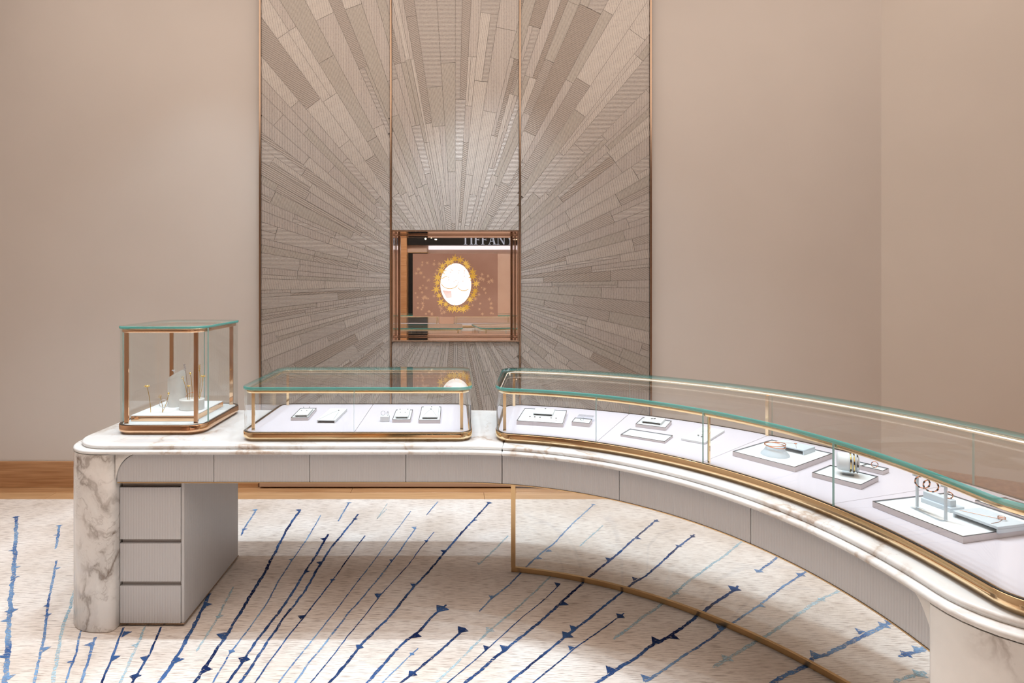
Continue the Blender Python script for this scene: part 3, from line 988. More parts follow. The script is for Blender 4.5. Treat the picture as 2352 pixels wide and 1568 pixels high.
# ------------------------------------------------------------------ brass framed glass panel under the bend
gp = thing('glass_modesty_panel', 'curved glass panel in a thin brass frame standing under the bend of the counter', 'panel', P(UT(45), 1.57) + (RT,))
RG = 1.572
x, y = P(UT(10.6), RG)
q = R(10.6)
def obox(mb, cx, cy, ang, w, d, z0, z1, mat=0):
    c, s_ = math.cos(ang), math.sin(ang)
    pl = [(cx + a * c - b * s_, cy + a * s_ + b * c) for a, b in ((-w / 2, -d / 2), (w / 2, -d / 2), (w / 2, d / 2), (-w / 2, d / 2))]
    return mb.prism(pl, z0, z1, mat)
wpart(gp, 'post', obox(MB(), x, y, -q, 0.022, 0.012, RT + 0.024, 0.6255), M_satin)
mb = MB()
slab(mb, (UT(10.6) - 0.009, UT(88), RG - 0.007, RG + 0.007, 0.001), 0, 0, [(RT + 0.0016, 0), (RT + 0.024, 0)])
wpart(gp, 'floor_rail', mb, M_satin)
mb = MB()
slab(mb, (UT(10.6) + 0.012, UT(88), RG - 0.003, RG + 0.003, 0.001), 0, 0, [(RT + 0.024, 0), (0.6255, 0)])
wpart(gp, 'glass_pane', mb, M_glass)

# ------------------------------------------------------------------ glass display cases
def glass_case(root, PF, u0, u1, r0, r1, rc, z0, zt, zg, cuts, bcuts, seams, posts, metal, slab_t=0.013, rail=True, floor_mat=None, hanger=0.013, side_joints=False, inner_glow=False):
    """PF maps (u, r) to plan; cuts = joints of the front glass, bcuts = of the back, seams = joints of the tray boards"""
    args = (u0, u1, r0, r1, rc)
    def rg(d, z):
        return [PF(u, r) + (z,) for u, r in outline(*args, d=d, cuts=cuts)]
    # base rail, undercut towards the marble
    mb = MB()
    mb.loft([rg(0.013, z0), rg(0.012, z0 + 0.0015), rg(0.009, z0 + 0.005), rg(0.0045, z0 + 0.0095), rg(0.0012, z0 + 0.0135), rg(0.0, z0 + 0.0165)], 0, True)
    mb.loft([rg(0.0, z0 + 0.0165), rg(0.0, zt - 0.0012), rg(0.0012, zt)], 0, True)
    mb.loft([rg(0.0012, zt), rg(0.016, zt)], 0, False)
    n = len(rg(0, 0))
    mb.add(rg(0.013, z0), [tuple(range(n - 1, -1, -1))])
    brail = wpart(root, 'base_rail', mb, metal)
    mb = MB()
    mb.loft([rg(0.003, zt), rg(0.003, zt + 0.0008), rg(0.011, zt + 0.0008), rg(0.011, zt)], 0, False)
    wpart(root, 'gasket', mb, M_black, brail)
    # tray boards, split by hairline joints
    ed = [u0 + 0.016] + list(seams) + [u1 - 0.016]
    for i in range(len(ed) - 1):
        ua = ed[i] + (0.0008 if i else 0)
        ub = ed[i + 1] - (0.0008 if i < len(ed) - 2 else 0)
        ri = max(rc - 0.016, 0.004)
        c4 = (ri if i == 0 else 0.001, ri if i == len(ed) - 2 else 0.001, ri if i == len(ed) - 2 else 0.001, ri if i == 0 else 0.001)
        rings = []
        for z, d in ((zt - 0.012, 0.0), (zt - 0.001, 0.0), (zt, 0.0008)):
            rings.append([PF(u, r) + (z,) for u, r in outline(ua, ub, r0 + 0.016, r1 - 0.016, c4, d=d)])
        mb = MB()
        mb.loft(rings, 0, False)
        mb.add(rings[-1], [tuple(range(len(rings[-1])))])
        wpart(root, 'tray_board', mb, floor_mat or M_tray)
    # upright panes
    o0 = outline(*args, d=0.004, cuts=cuts)
    o1 = outline(*args, d=0.010, cuts=cuts)
    nn = len(o0)
    idx = []
    def find(c, back):
        best = None
        for i, (u, r) in enumerate(o0):
            if (abs(r - (r1 - 0.004)) < 1e-6) == back and (abs(r - (r0 + 0.004)) < 1e-6) == (not back):
                if best is None or abs(u - c) < abs(o0[best][0] - c):
                    best = i
        return best
    for c in cuts:
        idx.append(find(c, False))
    for c in bcuts:
        idx.append(find(c, True))
    if side_joints:
        nf = max(2, int(round((u1 - u0) / 0.04))) + 1
        idx += [nf + 8, nn - 9]
    idx = sorted(set(idx))
    for k in range(len(idx)):
        a, b = idx[k], idx[(k + 1) % len(idx)]
        if b <= a:
            b += nn
        A = [list(o0[i % nn]) for i in range(a, b + 1)]
        B = [list(o1[i % nn]) for i in range(a, b + 1)]
        for L in (A, B):
            for e, f in ((0, 1), (-1, -2)):
                d = math.hypot(L[f][0] - L[e][0], L[f][1] - L[e][1])
                t = 0.0012 / max(d, 1e-6)
                L[e] = [L[e][0] + (L[f][0] - L[e][0]) * t, L[e][1] + (L[f][1] - L[e][1]) * t]
        za, zb = zt + 0.0008, zg
        A0 = [PF(*p) + (za,) for p in A]; A1 = [PF(*p) + (zb,) for p in A]
        B0 = [PF(*p) + (za,) for p in B]; B1 = [PF(*p) + (zb,) for p in B]
        m = len(A)
        mb = MB()
        mb.add(A0 + A1, [(i, i + 1, m + i + 1, m + i) for i in range(m - 1)], 0, True)
        mb.add(B0 + B1, [(i + 1, i, m + i, m + i + 1) for i in range(m - 1)], 0, True)
        mb.add([A0[0], A1[0], B1[0], B0[0]], [(0, 1, 2, 3)], 1)
        mb.add([A0[-1], A1[-1], B1[-1], B0[-1]], [(3, 2, 1, 0)], 1)
        wpart(root, 'glass_pane', mb, [M_glass, M_paneedge])
    # top slab with ground edges
    mb = MB()
    mb.loft([rg(0.001, zg), rg(0.0, zg + 0.001), rg(0.0, zg + slab_t - 0.001), rg(0.001, zg + slab_t)], 1, True)
    mb.add(rg(0.001, zg), [tuple(range(n - 1, -1, -1))], 0)
    mb.add(rg(0.001, zg + slab_t), [tuple(range(n))], 0)
    wpart(root, 'top_glass', mb, [M_glass, M_edge])
    # rail under the slab with its light strip
    if rail:
        mb = MB()
        mb.loft([rg(0.013, zg - 0.001), rg(0.012, zg - 0.002), rg(0.012, zg - hanger), rg(0.013, zg - hanger - 0.001)], 0, True)
        mb.loft([rg(0.013, zg - hanger - 0.001), rg(0.022, zg - hanger - 0.001)], 0, False)
        mb.loft([rg(0.022, zg - hanger - 0.001), rg(0.023, zg - hanger), rg(0.023, zg - 0.002), rg(0.022, zg - 0.001)], 0, True)
        mb.loft([rg(0.022, zg - 0.001), rg(0.013, zg - 0.001)], 0, False)
        trail = wpart(root, 'top_rail', mb, metal)
        mb = MB()
        mb.loft([rg(0.0155, zg - hanger - 0.0014), rg(0.0195, zg - hanger - 0.0014)], 0, False)
        wpart(root, 'light_strip', mb, M_led, trail)
        if inner_glow:  # added glow on the inner face, stands in for the rail's bright reflection
            mb = MB()
            mb.loft([rg(0.0234, zg - 0.004), rg(0.0234, zg - 0.009)], 0, False)
            wpart(root, 'light_strip', mb, M_led, trail)
    for (u, r, w) in posts:
        x, y = PF(u, r)
        x2, y2 = PF(u + 0.001, r)
        an = math.atan2(y2 - y, x2 - x)
        wpart(root, 'post', obox(MB(), x, y, an, w, 0.007, zt, zg - hanger - 0.0008), metal)

M_paneedge = plain('pane_edge', (186, 226, 222), 0.15)
ZT = 0.815
PL = lambda u, r: (u, YC + r)

# tall case
tc = thing('tall_display_case', 'tall glass display case with rose brass frame on the left end of the counter', 'display case', (-1.32, 2.74, ZC), 0, 'glass display cases')
glass_case(tc, PL, -1.522, -1.120, 1.222, 1.702, 0.075, ZC, 0.8185, 1.247, [], [-1.32], [], [(-1.478, 1.262, 0.018), (-1.166, 1.262, 0.018), (-1.478, 1.664, 0.018), (-1.166, 1.664, 0.018)], M_rose, 0.011, floor_mat=M_white, hanger=0.016, side_joints=True)
# low straight case
lc = thing('low_display_case', 'low straight glass display case with brass frame in the middle of the counter', 'display case', (-0.42, 2.69, ZC), 0, 'glass display cases')
glass_case(lc, PL, -0.918, 0.073, 1.117, 1.702, 0.062, ZC, ZT, 0.995, [-0.431], [-0.431], [-0.431], [(-0.872, 1.160, 0.013), (0.027, 1.160, 0.013), (-0.872, 1.664, 0.013), (0.027, 1.664, 0.013)], M_gold, 0.0135)
# curved case
u0c, u1c = UT(8.4), UA + 0.183
cc = thing('curved_display_case', 'long curved glass display case with brass frame along the bend of the counter', 'display case', P(UT(45), 1.41) + (ZC,), 0, 'glass display cases')
glass_case(cc, P, u0c, u1c, 1.119, 1.712, 0.085, ZC, ZT, 0.995, [UT(29.9), UT(50.8), UT(73)], [UT(29.9), UT(50.8), UT(73)], [UT(29.9), UT(50.4), UT(72.3)],
           [(u0c + 0.050, 1.166, 0.013), (u0c + 0.050, 1.672, 0.013), (UT(50.8) + 0.014, 1.146, 0.007), (UT(50.4), 1.686, 0.012)], M_gold, 0.0135, inner_glow=True)

# ------------------------------------------------------------------ trays, risers and jewellery
def lpart(root, name, mb, mats, parent=None):
    return build(name, mb, mats, parent or root)

def tray(label, x, y, rot, w, d, h, z=ZT, rim=0.0022, well=0.003, divider=False):
    t = thing('display_tray', label, 'tray', (x, y, z), R(rot), 'jewellery display trays')
    a, b = w / 2, d / 2
    def rr(i, zz):
        return [(-a + i, -b + i, zz), (a - i, -b + i, zz), (a - i, b - i, zz), (-a + i, b - i, zz)]
    mb = MB()
    mb.loft([rr(0.0008, 0), rr(0, 0.001), rr(0, h - 0.0012)], 0, False)
    mb.add(rr(0.0008, 0), [(3, 2, 1, 0)])
    bd = lpart(t, 'body', mb, M_side)
    mb = MB()
    mb.loft([rr(0, h - 0.0012), rr(0.0003, h), rr(rim, h), rr(rim + 0.0002, h - well - 0.001)], 0, False)
    lpart(t, 'rim', mb, M_rim, bd)
    i = rim + 0.0002
    ins = lpart(t, 'insert', MB().box(-a + i, a - i, -b + i, b - i, 0.001, h - well), M_white)
    if divider:
        lpart(t, 'divider', MB().box(-0.0012, 0.0012, -b + i, b - i, h - well, h), M_rim, ins)
    return t, z + h - well

def riser(label, x, y, rot, w, d, h, z, top=0.004, m=None):
    t = thing('display_riser', label, 'riser', (x, y, z), R(rot), 'white display risers')
    a, b = w / 2, d / 2
    m = m or M_white
    lpart(t, 'top_board', MB().rbox(-a, a, -b, b, h - top, h, 0.001), m)
    lpart(t, 'side_wall', MB().rbox(-a, -a + 0.004, -b, b, 0, h - top, 0.0006), m)
    lpart(t, 'side_wall', MB().rbox(a - 0.004, a, -b, b, 0, h - top, 0.0006), m)
    lpart(t, 'back_wall', MB().rbox(-a + 0.004, a - 0.004, b - 0.004, b, 0, h - top, 0.0006), m)
    return t, z + h

def loc(x, y, rot, lx, ly):
    c, s_ = math.cos(R(rot)), math.sin(R(rot))
    return x + lx * c - ly * s_, y + lx * s_ + ly * c

def necklace(label, x, y, rot, z, pts, metal, gem='bead', chain=0.0005):
    """pts: local polyline of the chain with the pendant at the middle point"""
    t = thing('pendant_necklace', label, 'necklace', (x, y, z), R(rot), 'pendant necklaces')
    k = len(pts) // 2
    pp = [(p[0], p[1], chain + 0.0002) for p in pts]
    lpart(t, 'chain', MB().tube(pp, chain, 5), metal)
    c = pp[k]
    mb = MB()
    if gem == 'bead':
        mb.lathe([(0.0002, 0), (0.003, 0.0012), (0.0036, 0.0024), (0.002, 0.0038), (0.0002, 0.0042)], 10, (c[0], c[1] - 0.001))
    elif gem == 'ring':
        for j in range(2):
            mb.torus((c[0], c[1] - 0.002, 0.004 + 0.003 * j), 0.0075, 0.0009, None, 18, 5)
    else:
        mb.lathe([(0.0002, 0), (0.005, 0.0004), (0.005, 0.0016), (0.0002, 0.002)], 12, (c[0], c[1] - 0.002))
    lpart(t, 'pendant', mb, metal if gem != 'bead' else M_gem)
    return t

def stud(label, x, y, z, metal, h=0.006, r=0.0026):
    t = thing('stud_earring', label, 'earring', (x, y, z), 0, 'stud earrings')
    lpart(t, 'post', MB().tube([(0, 0, 0), (0, 0, h)], 0.0005, 5), metal)
    lpart(t, 'stone', MB().lathe([(0.0003, h - 0.0005), (r * 0.8, h), (r, h + 0.0012), (r * 0.7, h + 0.0022), (0.0003, h + 0.0025)], 8), M_gem)
    return t

def hoop(name, label, cat, x, y, z, rot, RR, r, metal, group, stones=0, sx=1.0):
    """a ring standing upright; z is its lowest point"""
    t = thing(name, label, cat, (x, y, z), R(rot), group)
    Mx = Matrix.Rotation(R(90), 3, 'X')
    bn = lpart(t, 'band', MB().torus((0, 0, RR + r), RR, r, Mx, 28, 6, sx), metal)
    for i in range(stones):
        q = 2 * math.pi * i / stones + 0.3
        mb = MB()
        M2 = Matrix.Rotation(q, 3, 'Y')
        mb.torus((0, 0, RR + r), RR, r * 1.3, Mx, 5, 6, sx, 1, 0, math.degrees(q) - 9, math.degrees(q) + 9)
        lpart(t, 'stone', mb, M_gem, bn)
    return t

# --- low case, from the left
tr, zz = tray('shallow tray with a small riser and earrings, leftmost in the low case', -0.725, 2.714, 3, 0.080, 0.200, 0.015)
rs, zr = riser('small white riser on the leftmost tray of the low case', -0.722, 2.700, 3, 0.060, 0.130, 0.011, zz)
for i, (lx, ly) in enumerate(((-0.014, 0.056), (0.014, 0.056), (-0.013, 0.005), (0.012, 0.005))):
    X, Y = loc(-0.722, 2.700, 3, lx, ly)
    stud(['back left tiny stud on the leftmost riser of the low case', 'back right tiny stud on the leftmost riser of the low case', 'front left tiny stud on the leftmost riser of the low case', 'front right tiny stud on the leftmost riser of the low case'][i], X, Y, zr, M_silver, 0.007 if i < 2 else 0.002)
rs, zr = riser('long white necklace riser second from the left in the low case', -0.583, 2.688, -2, 0.084, 0.238, 0.014, ZT)
necklace('fine pendant necklace laid in a V on the second display from the left', -0.583, 2.688, -2, zr, [(-0.036, -0.112), (-0.006, 0.03), (0.012, 0.072), (0.02, 0.03), (0.032, -0.112)], M_silver)
blk = single('display_block', MB().rbox(-0.344, -0.304, 2.588, 2.622, ZT, ZT + 0.026, 0.003), M_white, 'small white block holding rings in the low case', 'block', (-0.324, 2.605, ZT))
hoop('ring', 'upright silver ring on the small white block', 'ring', -0.333, 2.606, ZT + 0.026, 10, 0.0095, 0.0012, M_silver, 'finger rings', 0)
hoop('ring', 'stone-set ring on the right of the small white block', 'ring', -0.311, 2.606, ZT + 0.026, 70, 0.0085, 0.0011, M_silver, 'finger rings', 3)
tr, zz = tray('shallow tray with earrings beside the small white block', -0.248, 2.677, 1, 0.083, 0.200, 0.015)
rs, zr = riser('small white riser on the tray beside the white block', -0.248, 2.672, 1, 0.060, 0.140, 0.011, zz)
for i, (lx, ly) in enumerate(((-0.017, 0.045), (0.020, 0.045), (-0.010, -0.02), (0.012, -0.02))):
    X, Y = loc(-0.248, 2.672, 1, lx, ly)
    stud(['back left tiny stud on the riser beside the white block', 'back right tiny stud on the riser beside the white block', 'front left tiny stud on the riser beside the white block', 'front right tiny stud on the riser beside the white block'][i], X, Y, zr, M_silver, 0.006)
tr, zz = tray('shallow tray with necklace riser, rightmost in the low case', -0.119, 2.700, 0.5, 0.098, 0.276, 0.016)
rs, zr = riser('white necklace riser on the rightmost tray of the low case', -0.118, 2.700, 0.5, 0.074, 0.220, 0.011, zz)
necklace('fine pendant necklace laid in a V on the rightmost riser of the low case', -0.118, 2.700, 0.5, zr, [(-0.031, -0.10), (-0.012, 0.0), (0.0, 0.04), (0.012, 0.0), (0.031, -0.10)], M_silver)
X, Y = loc(-0.118, 2.7, 0.5, 0.002, 0.075)
stud('single stud above the pendant on the rightmost riser of the low case', X, Y, zr, M_silver, 0.004, 0.004)

# --- curved case, from its left end
tr, zz = tray('wide tray with five earrings at the left end of the curved case', 0.408, 2.644, -14.9, 0.205, 0.262, 0.018)
X, Y = loc(0.408, 2.644, -14.9, 0.0, 0.055)
rs, zr = riser('white riser on the wide tray at the left of the curved case', X, Y, -14.9, 0.092, 0.110, 0.012, zz)
stud('stud with pale stone on the riser of the wide left tray', X + 0.01, Y + 0.02, zr, M_silver, 0.005, 0.005)
for i, lx in enumerate((-0.050, -0.028, -0.004, 0.046, 0.068)):
    X, Y = loc(0.408, 2.644, -14.9, lx, -0.075)
    stud('%s gold stud from the left in the front row of the wide left tray' % ['first', 'second', 'third', 'fourth', 'fifth'][i], X, Y, zz, M_rosegold, 0.010, 0.0045)
tr, zz = tray('small square tray with one ring beside the wide left tray', 0.570, 2.547, -22, 0.078, 0.084, 0.018)
hoop('ring', 'dark stone ring in the small square tray', 'ring', 0.570, 2.547, zz, -10, 0.008, 0.0012, M_silver, 'finger rings', 2)
ab = single('acrylic_block', MB().rbox(-0.036, 0.036, -0.022, 0.022, 0, 0.020, 0.002), M_acryl, 'clear block behind the small square tray', 'block', (0, 0, 0))
ab.location = (0.605, 2.625, ZT)
ab.rotation_euler = (0, 0, R(-22))
tr, zz = tray('tray with riser and brooch in the second bay of the curved case', 0.885, 2.525, -31, 0.127, 0.140, 0.015)
X, Y = loc(0.885, 2.525, -31, -0.004, 0.016)
rs, zr = riser('white riser in the second bay of the curved case', X, Y, -31, 0.084, 0.095, 0.012, zz)
br = thing('brooch', 'small dark gemmed brooch on the riser in the second bay', 'brooch', (X + 0.004, Y + 0.006, zr))
lpart(br, 'stem', MB().tube([(-0.010, 0.0, 0.0012), (0.0, 0.003, 0.0016), (0.010, 0.010, 0.0016), (0.013, 0.020, 0.0014)], 0.0008, 5), M_silver)
for lx, ly in ((-0.012, -0.001), (-0.006, 0.002), (0.0, -0.002), (0.006, 0.002)):
    lpart(br, 'stone', MB().lathe([(0.0003, 0), (0.0026, 0.0006), (0.0026, 0.002), (0.0003, 0.003)], 8, (lx, ly)), M_gem)
tr, zz = tray('low empty oblong tray at the front of the second bay', 0.790, 2.338, -36.5, 0.179, 0.112, 0.009)
# wedge card
X, Y = 1.029, 2.348
cd = thing('display_card', 'white padded card with earrings behind the second glass joint', 'card', (X, Y, ZT), R(-42))
lpart(cd, 'pad', MB().rbox(-0.046, 0.046, -0.125, 0.125, 0, 0.010, 0.002), M_white)
for i, (lx, ly) in enumerate(((-0.002, -0.055), (0.010, -0.040), (0.016, -0.068), (0.020, 0.0))):
    xx, yy = loc(X, Y, -42, lx, ly)
    stud(['left silver stud of the front cluster on the white padded card', 'back silver stud of the front cluster on the white padded card', 'right silver stud of the front cluster on the white padded card', 'lone silver stud in the middle of the white padded card'][i], xx, yy, ZT + 0.010, M_silver, 0.004, 0.0045)
necklace('fine silver necklace curled on the white padded card', X, Y, -42, ZT + 0.010, [(-0.02, 0.02), (-0.012, 0.05), (0.0, 0.06), (0.014, 0.05), (0.02, 0.015)], M_silver)

# third bay
TI = (1.194, 2.067, -56.2)
tr, zz = tray('large tray with bangle and necklace in the third bay of the curved case', *TI, 0.217, 0.277, 0.018)
X, Y = 1.155, 2.045
dm = single('bangle_stand', MB().lathe([(0.047, 0), (0.046, 0.005), (0.036, 0.016), (0.028, 0.030), (0.022, 0.037), (0.0005, 0.039)], 28), M_pad, 'white domed stand carrying the rose gold bangle', 'stand', (0, 0, 0))
dm.location = (X, Y, zz)
bg = thing('bangle', 'pair of thin rose gold bangles resting on the domed stand', 'bangle', (X, Y, zz + 0.030))
for i, (tx, ty) in enumerate(((4, 3), (-3, -5))):
    Mr = Matrix.Rotation(R(tx), 3, 'X') @ Matrix.Rotation(R(ty), 3, 'Y')
    lpart(bg, 'hoop', MB().torus((0, 0, 0.004 + 0.004 * i), 0.034, 0.0016, Mr, 36, 6), M_rosegold)
X, Y = loc(*TI, 0.0, 0.078)
rs, zr = riser('white riser behind the domed bangle stand', X, Y, TI[2], 0.115, 0.085, 0.018, zz, 0.005, M_pad)
necklace('thin rose gold pendant necklace on the riser behind the bangle', X, Y, TI[2], zr, [(-0.050, -0.030), (-0.012, 0.016), (0.0, 0.022), (0.006, 0.008), (0.030, -0.038)], M_rosegold, 'disc')
TJ = (1.262, 1.834, -55.5)
tr, zz = tray('tray with a round bracelet pillow in the third bay', *TJ, 0.139, 0.134, 0.016)
X, Y = loc(*TJ, 0.004, 0.012)
pil = thing('bracelet_stand', 'white drum pillow on a clear foot holding cuff bracelets', 'stand', (X, Y, zz), R(-30))
# drum axis runs along local x
def drum(x0, x1, rad, cz, n=28, b=0.004):
    rings = []
    for x, rr in ((x0, rad - b * 2), (x0 + b * 0.4, rad - b), (x0 + b, rad), (x1 - b, rad), (x1 - b * 0.4, rad - b), (x1, rad - b * 2)):
        rings.append([(x, rr * math.cos(2 * math.pi * j / n), cz + rr * math.sin(2 * math.pi * j / n)) for j in range(n)])
    return MB().loft(rings, 0, True, True)
lpart(pil, 'pillow', drum(-0.030, 0.030, 0.028, 0.042), M_white)
lpart(pil, 'foot', MB().rbox(-0.016, 0.016, -0.012, 0.012, 0, 0.0136, 0.001), M_acryl)
for i, xo in enumerate((0.006, 0.015, 0.024)):
    cb = thing('cuff_bracelet', ['gold cuff bracelet innermost on the drum pillow', 'gold cuff bracelet in the middle of the drum pillow', 'gold cuff bracelet outermost on the drum pillow'][i], 'bracelet', loc(X, Y, -30, xo, 0) + (zz + 0.042,), R(-30), 'cuff bracelets')
    My = Matrix.Rotation(R(90), 3, 'Y')
    bn = lpart(cb, 'band', MB().torus((0, 0, 0), 0.0302, 0.0017, My, 36, 6), M_ygold if i != 2 else M_silver)
    for k in range(6):
        q = k * 60 + 12 * i
        lpart(cb, 'stone', MB().torus((0, 0, 0), 0.0302, 0.0022, My, 4, 6, a0=q, a1=q + 16), M_gem, bn)
TK = (1.399, 1.936, -57)
tr, zz = tray('narrow two-cell ring tray behind the bracelet pillow', *TK, 0.125, 0.046, 0.015, divider=True)
for i, lx in enumerate((-0.030, 0.030)):
    X, Y = loc(*TK, lx, 0.0)
    hoop('ring', ['ring in the far cell of the two-cell tray', 'ring in the near cell of the two-cell tray'][i], 'ring', X, Y, zz, -15, 0.0098, 0.0011, M_rosegold, 'finger rings', 3)

# last bay
TL = (1.341, 1.524, -76.3)
tr, zz = tray('largest tray with hoop stand and risers in the nearest bay', *TL, 0.232, 0.270, 0.018)
X, Y = 1.2765, 1.519
hs = thing('earring_stand', 'pale upright bar stand on the largest tray', 'stand', (X, Y, zz), R(-87))
w2 = 0.043
lpart(hs, 'foot', MB().rbox(-w2 - 0.003, w2 + 0.003, -0.018, 0.004, 0, 0.004, 0.001), M_acryl)
for sg in (-1, 1):
    lpart(hs, 'post', MB().rbox(sg * w2 - 0.0028, sg * w2 + 0.0028, -0.003, 0.003, 0.004, 0.096, 0.0008), M_pad)
    lpart(hs, 'bracket', MB().rbox(sg * w2 - 0.0028, sg * w2 + 0.0028, -0.012, -0.003, 0.089, 0.096, 0.0008), M_pad)
lpart(hs, 'bar', MB().rbox(-w2 + 0.0028, w2 - 0.0028, -0.0025, 0.0025, 0.0905, 0.0955, 0.0006), M_white)
for i, lx in enumerate((-0.020, 0.006)):
    xx, yy = loc(X, Y, -87, lx, -0.006)
    hoop('hoop_earring', ['rose gold hoop earring on the far half of the bar stand', 'rose gold hoop earring near the middle of the bar stand'][i], 'earring', xx, yy, zz + 0.0615, -40, 0.0155, 0.0016, M_rosegold, 'hoop earrings', 8)
X, Y = 1.352, 1.572
st = thing('step_riser', 'pale two-step riser behind the bar stand', 'riser', (X, Y, zz), R(-78))
lpart(st, 'lower_step', MB().rbox(-0.040, 0.040, -0.024, 0.024, 0, 0.012, 0.001), M_pad)
lpart(st, 'upper_step', MB().rbox(-0.040, 0.034, -0.016, 0.004, 0.012, 0.030, 0.001), M_pad)
xx, yy = loc(X, Y, -78, 0.022, -0.006)
hoop('ring', 'dark stone ring on the two-step riser', 'ring', xx, yy, zz + 0.030, -30, 0.0085, 0.0013, M_rosegold, 'finger rings', 5)
X, Y = 1.378, 1.462
rs, zr = riser('pale necklace riser at the front of the largest tray', X, Y, -77, 0.104, 0.096, 0.017, zz, 0.007, M_pad)
necklace('rose gold necklace with a ring pendant on the front riser of the largest tray', X, Y, -77, zr, [(-0.048, -0.030), (0.0, -0.002), (0.022, 0.012), (0.032, -0.014), (0.034, -0.044)], M_rosegold, 'ring')
tr, zz = tray('card tray at the back of the nearest bay, cut by the frame', 1.566, 1.545, -79, 0.190, 0.110, 0.012)
rs, zr = riser('small riser at the right edge of the frame', 1.425, 1.318, -82, 0.095, 0.090, 0.014, ZT, 0.004, M_pad)

# --- tall case
ZP = 0.8185
pb = thing('display_plinth', 'mirrored rose plinth with white stone top inside the tall case', 'plinth', (-1.34, 2.745, ZP))
wpart(pb, 'base', MB().rbox(-1.482, -1.192, 2.585, 2.905, ZP, ZP + 0.024, 0.001), M_rose)
wpart(pb, 'top', MB().rbox(-1.482, -1.192, 2.585, 2.905, ZP + 0.024, ZP + 0.028, 0.0008), M_plinth)
ZQ = ZP + 0.028
def slant(cx, cy, rad, h0, h1, n=32):
    b, t = [], []
    for j in range(n):
        q = 2 * math.pi * j / n
        x, y = rad * math.cos(q), rad * math.sin(q)
        b.append((cx + x, cy + y, ZQ))
        t.append((cx + x, cy + y, ZQ + h0 + (h1 - h0) * (x + rad) / (2 * rad)))
    mb = MB().loft([b, t], 0, True)
    mb.add(t, [tuple(range(n))])
    mb.add(b, [tuple(range(n - 1, -1, -1))])
    return mb
single('marble_cylinder', slant(-1.372, 2.785, 0.040, 0.135, 0.182), M_stone, 'tall marble cylinder with slanted top in the tall case', 'cylinder', (-1.372, 2.785, ZQ))
pot = single('marble_pot', MB().lathe([(0.054, ZQ), (0.0565, ZQ + 0.002), (0.0575, ZQ + 0.046), (0.0565, ZQ + 0.049), (0.0005, ZQ + 0.0492)], 36, (-1.264, 2.715), sy=0.86), M_stone, 'low oval marble pot with gold flowers in the tall case', 'pot', (-1.264, 2.715, ZQ))

def flower(label, base, tip, kind, metal, bend=0.004, r=0.0014, size=0.014):
    t = thing('metal_flower', label, 'flower', base, 0, 'metal flowers in the tall case')
    d = Vector(tip) - Vector(base)
    pts = [tuple(d * k + Vector((bend * math.sin(math.pi * k), 0, 0))) for k in (0, 0.25, 0.5, 0.75, 1.0)]
    lpart(t, 'stem', MB().tube(pts, r, 6), metal)
    if kind == 'daisy':
        for j in range(11):
            q = 2 * math.pi * j / 11
            el = R(35 if j % 2 else 8)
            v = Vector((math.cos(q) * math.cos(el), math.sin(q) * math.cos(el), math.sin(el))) * size
            lpart(t, 'petal', MB().tube([tuple(d + v * 0.1), tuple(d + v * 0.6), tuple(d + v)], [0.0008, 0.0015, 0.0006], 5), metal)
        lpart(t, 'heart', MB().ball(tuple(d), 0.0028), metal)
    elif kind == 'bud':
        lpart(t, 'bud', MB().lathe([(0.0004, d.z - 0.004), (0.004, d.z - 0.001), (0.0052, d.z + 0.003), (0.003, d.z + 0.007), (0.0004, d.z + 0.008)], 10, (d.x, d.y)), metal)
    elif kind == 'spike':
        for j in range(7):
            k = 0.82 + 0.028 * j
            c = d * k
            sg = 1 if j % 2 else -1
            lpart(t, 'leaf', MB().tube([tuple(c), tuple(c + Vector((sg * 0.004, 0, 0.003))), tuple(c + Vector((sg * 0.006, 0, 0.009)))], [0.0012, 0.0018, 0.0004], 5), metal)
    elif kind == 'curl':
        lpart(t, 'curl', MB().torus(tuple(d), 0.006, 0.001, Matrix.Rotation(R(80), 3, 'X'), 14, 5), metal)
    return t
ZR = ZQ + 0.0492
flower('gold daisy standing alone at the left front of the plinth', (-1.424, 2.645, ZQ), (-1.441, 2.645, 0.966), 'daisy', M_ygold)
flower('gold curled stem leaning left under the bracelet', (-1.366, 2.640, ZQ), (-1.384, 2.652, 0.920), 'curl', M_ygold)
flower('gold stem leaning right under the bracelet', (-1.372, 2.652, ZQ), (-1.352, 2.668, 0.928), 'bud', M_ygold)
hoop('bracelet', 'open silver bracelet hung on the crossed gold stems', 'bracelet', -1.358, 2.634, 0.870, 12, 0.0185, 0.0011, M_silver, None, 0)
flower('tallest gold spike in the marble pot', (-1.238, 2.735, ZR), (-1.238, 2.735, 1.056), 'spike', M_ygold)
flower('gold daisy at the right of the marble pot', (-1.228, 2.715, ZR), (-1.214, 2.722, 1.000), 'daisy', M_ygold)
flower('short gold bud beside the tallest spike', (-1.250, 2.742, ZR), (-1.257, 2.745, 0.985), 'bud', M_ygold)
flower('silver stem at the left of the marble pot', (-1.282, 2.712, ZR), (-1.304, 2.722, 1.060), 'spike', M_silver)
flower('curled gold stem at the left of the marble pot', (-1.272, 2.690, ZR), (-1.303, 2.705, 0.998), 'curl', M_ygold)
flower('round gold bud in the middle of the marble pot', (-1.266, 2.720, ZR), (-1.281, 2.735, 1.012), 'bud', M_ygold)
flower('low gold daisy at the front of the marble pot', (-1.262, 2.682, ZR), (-1.268, 2.690, 0.960), 'daisy', M_ygold, size=0.009)
flower('small silver daisy on the slanted cylinder', (-1.372, 2.770, ZQ + 0.1595), (-1.376, 2.762, ZQ + 0.176), 'daisy', M_silver, 0.0, 0.0008, 0.009)
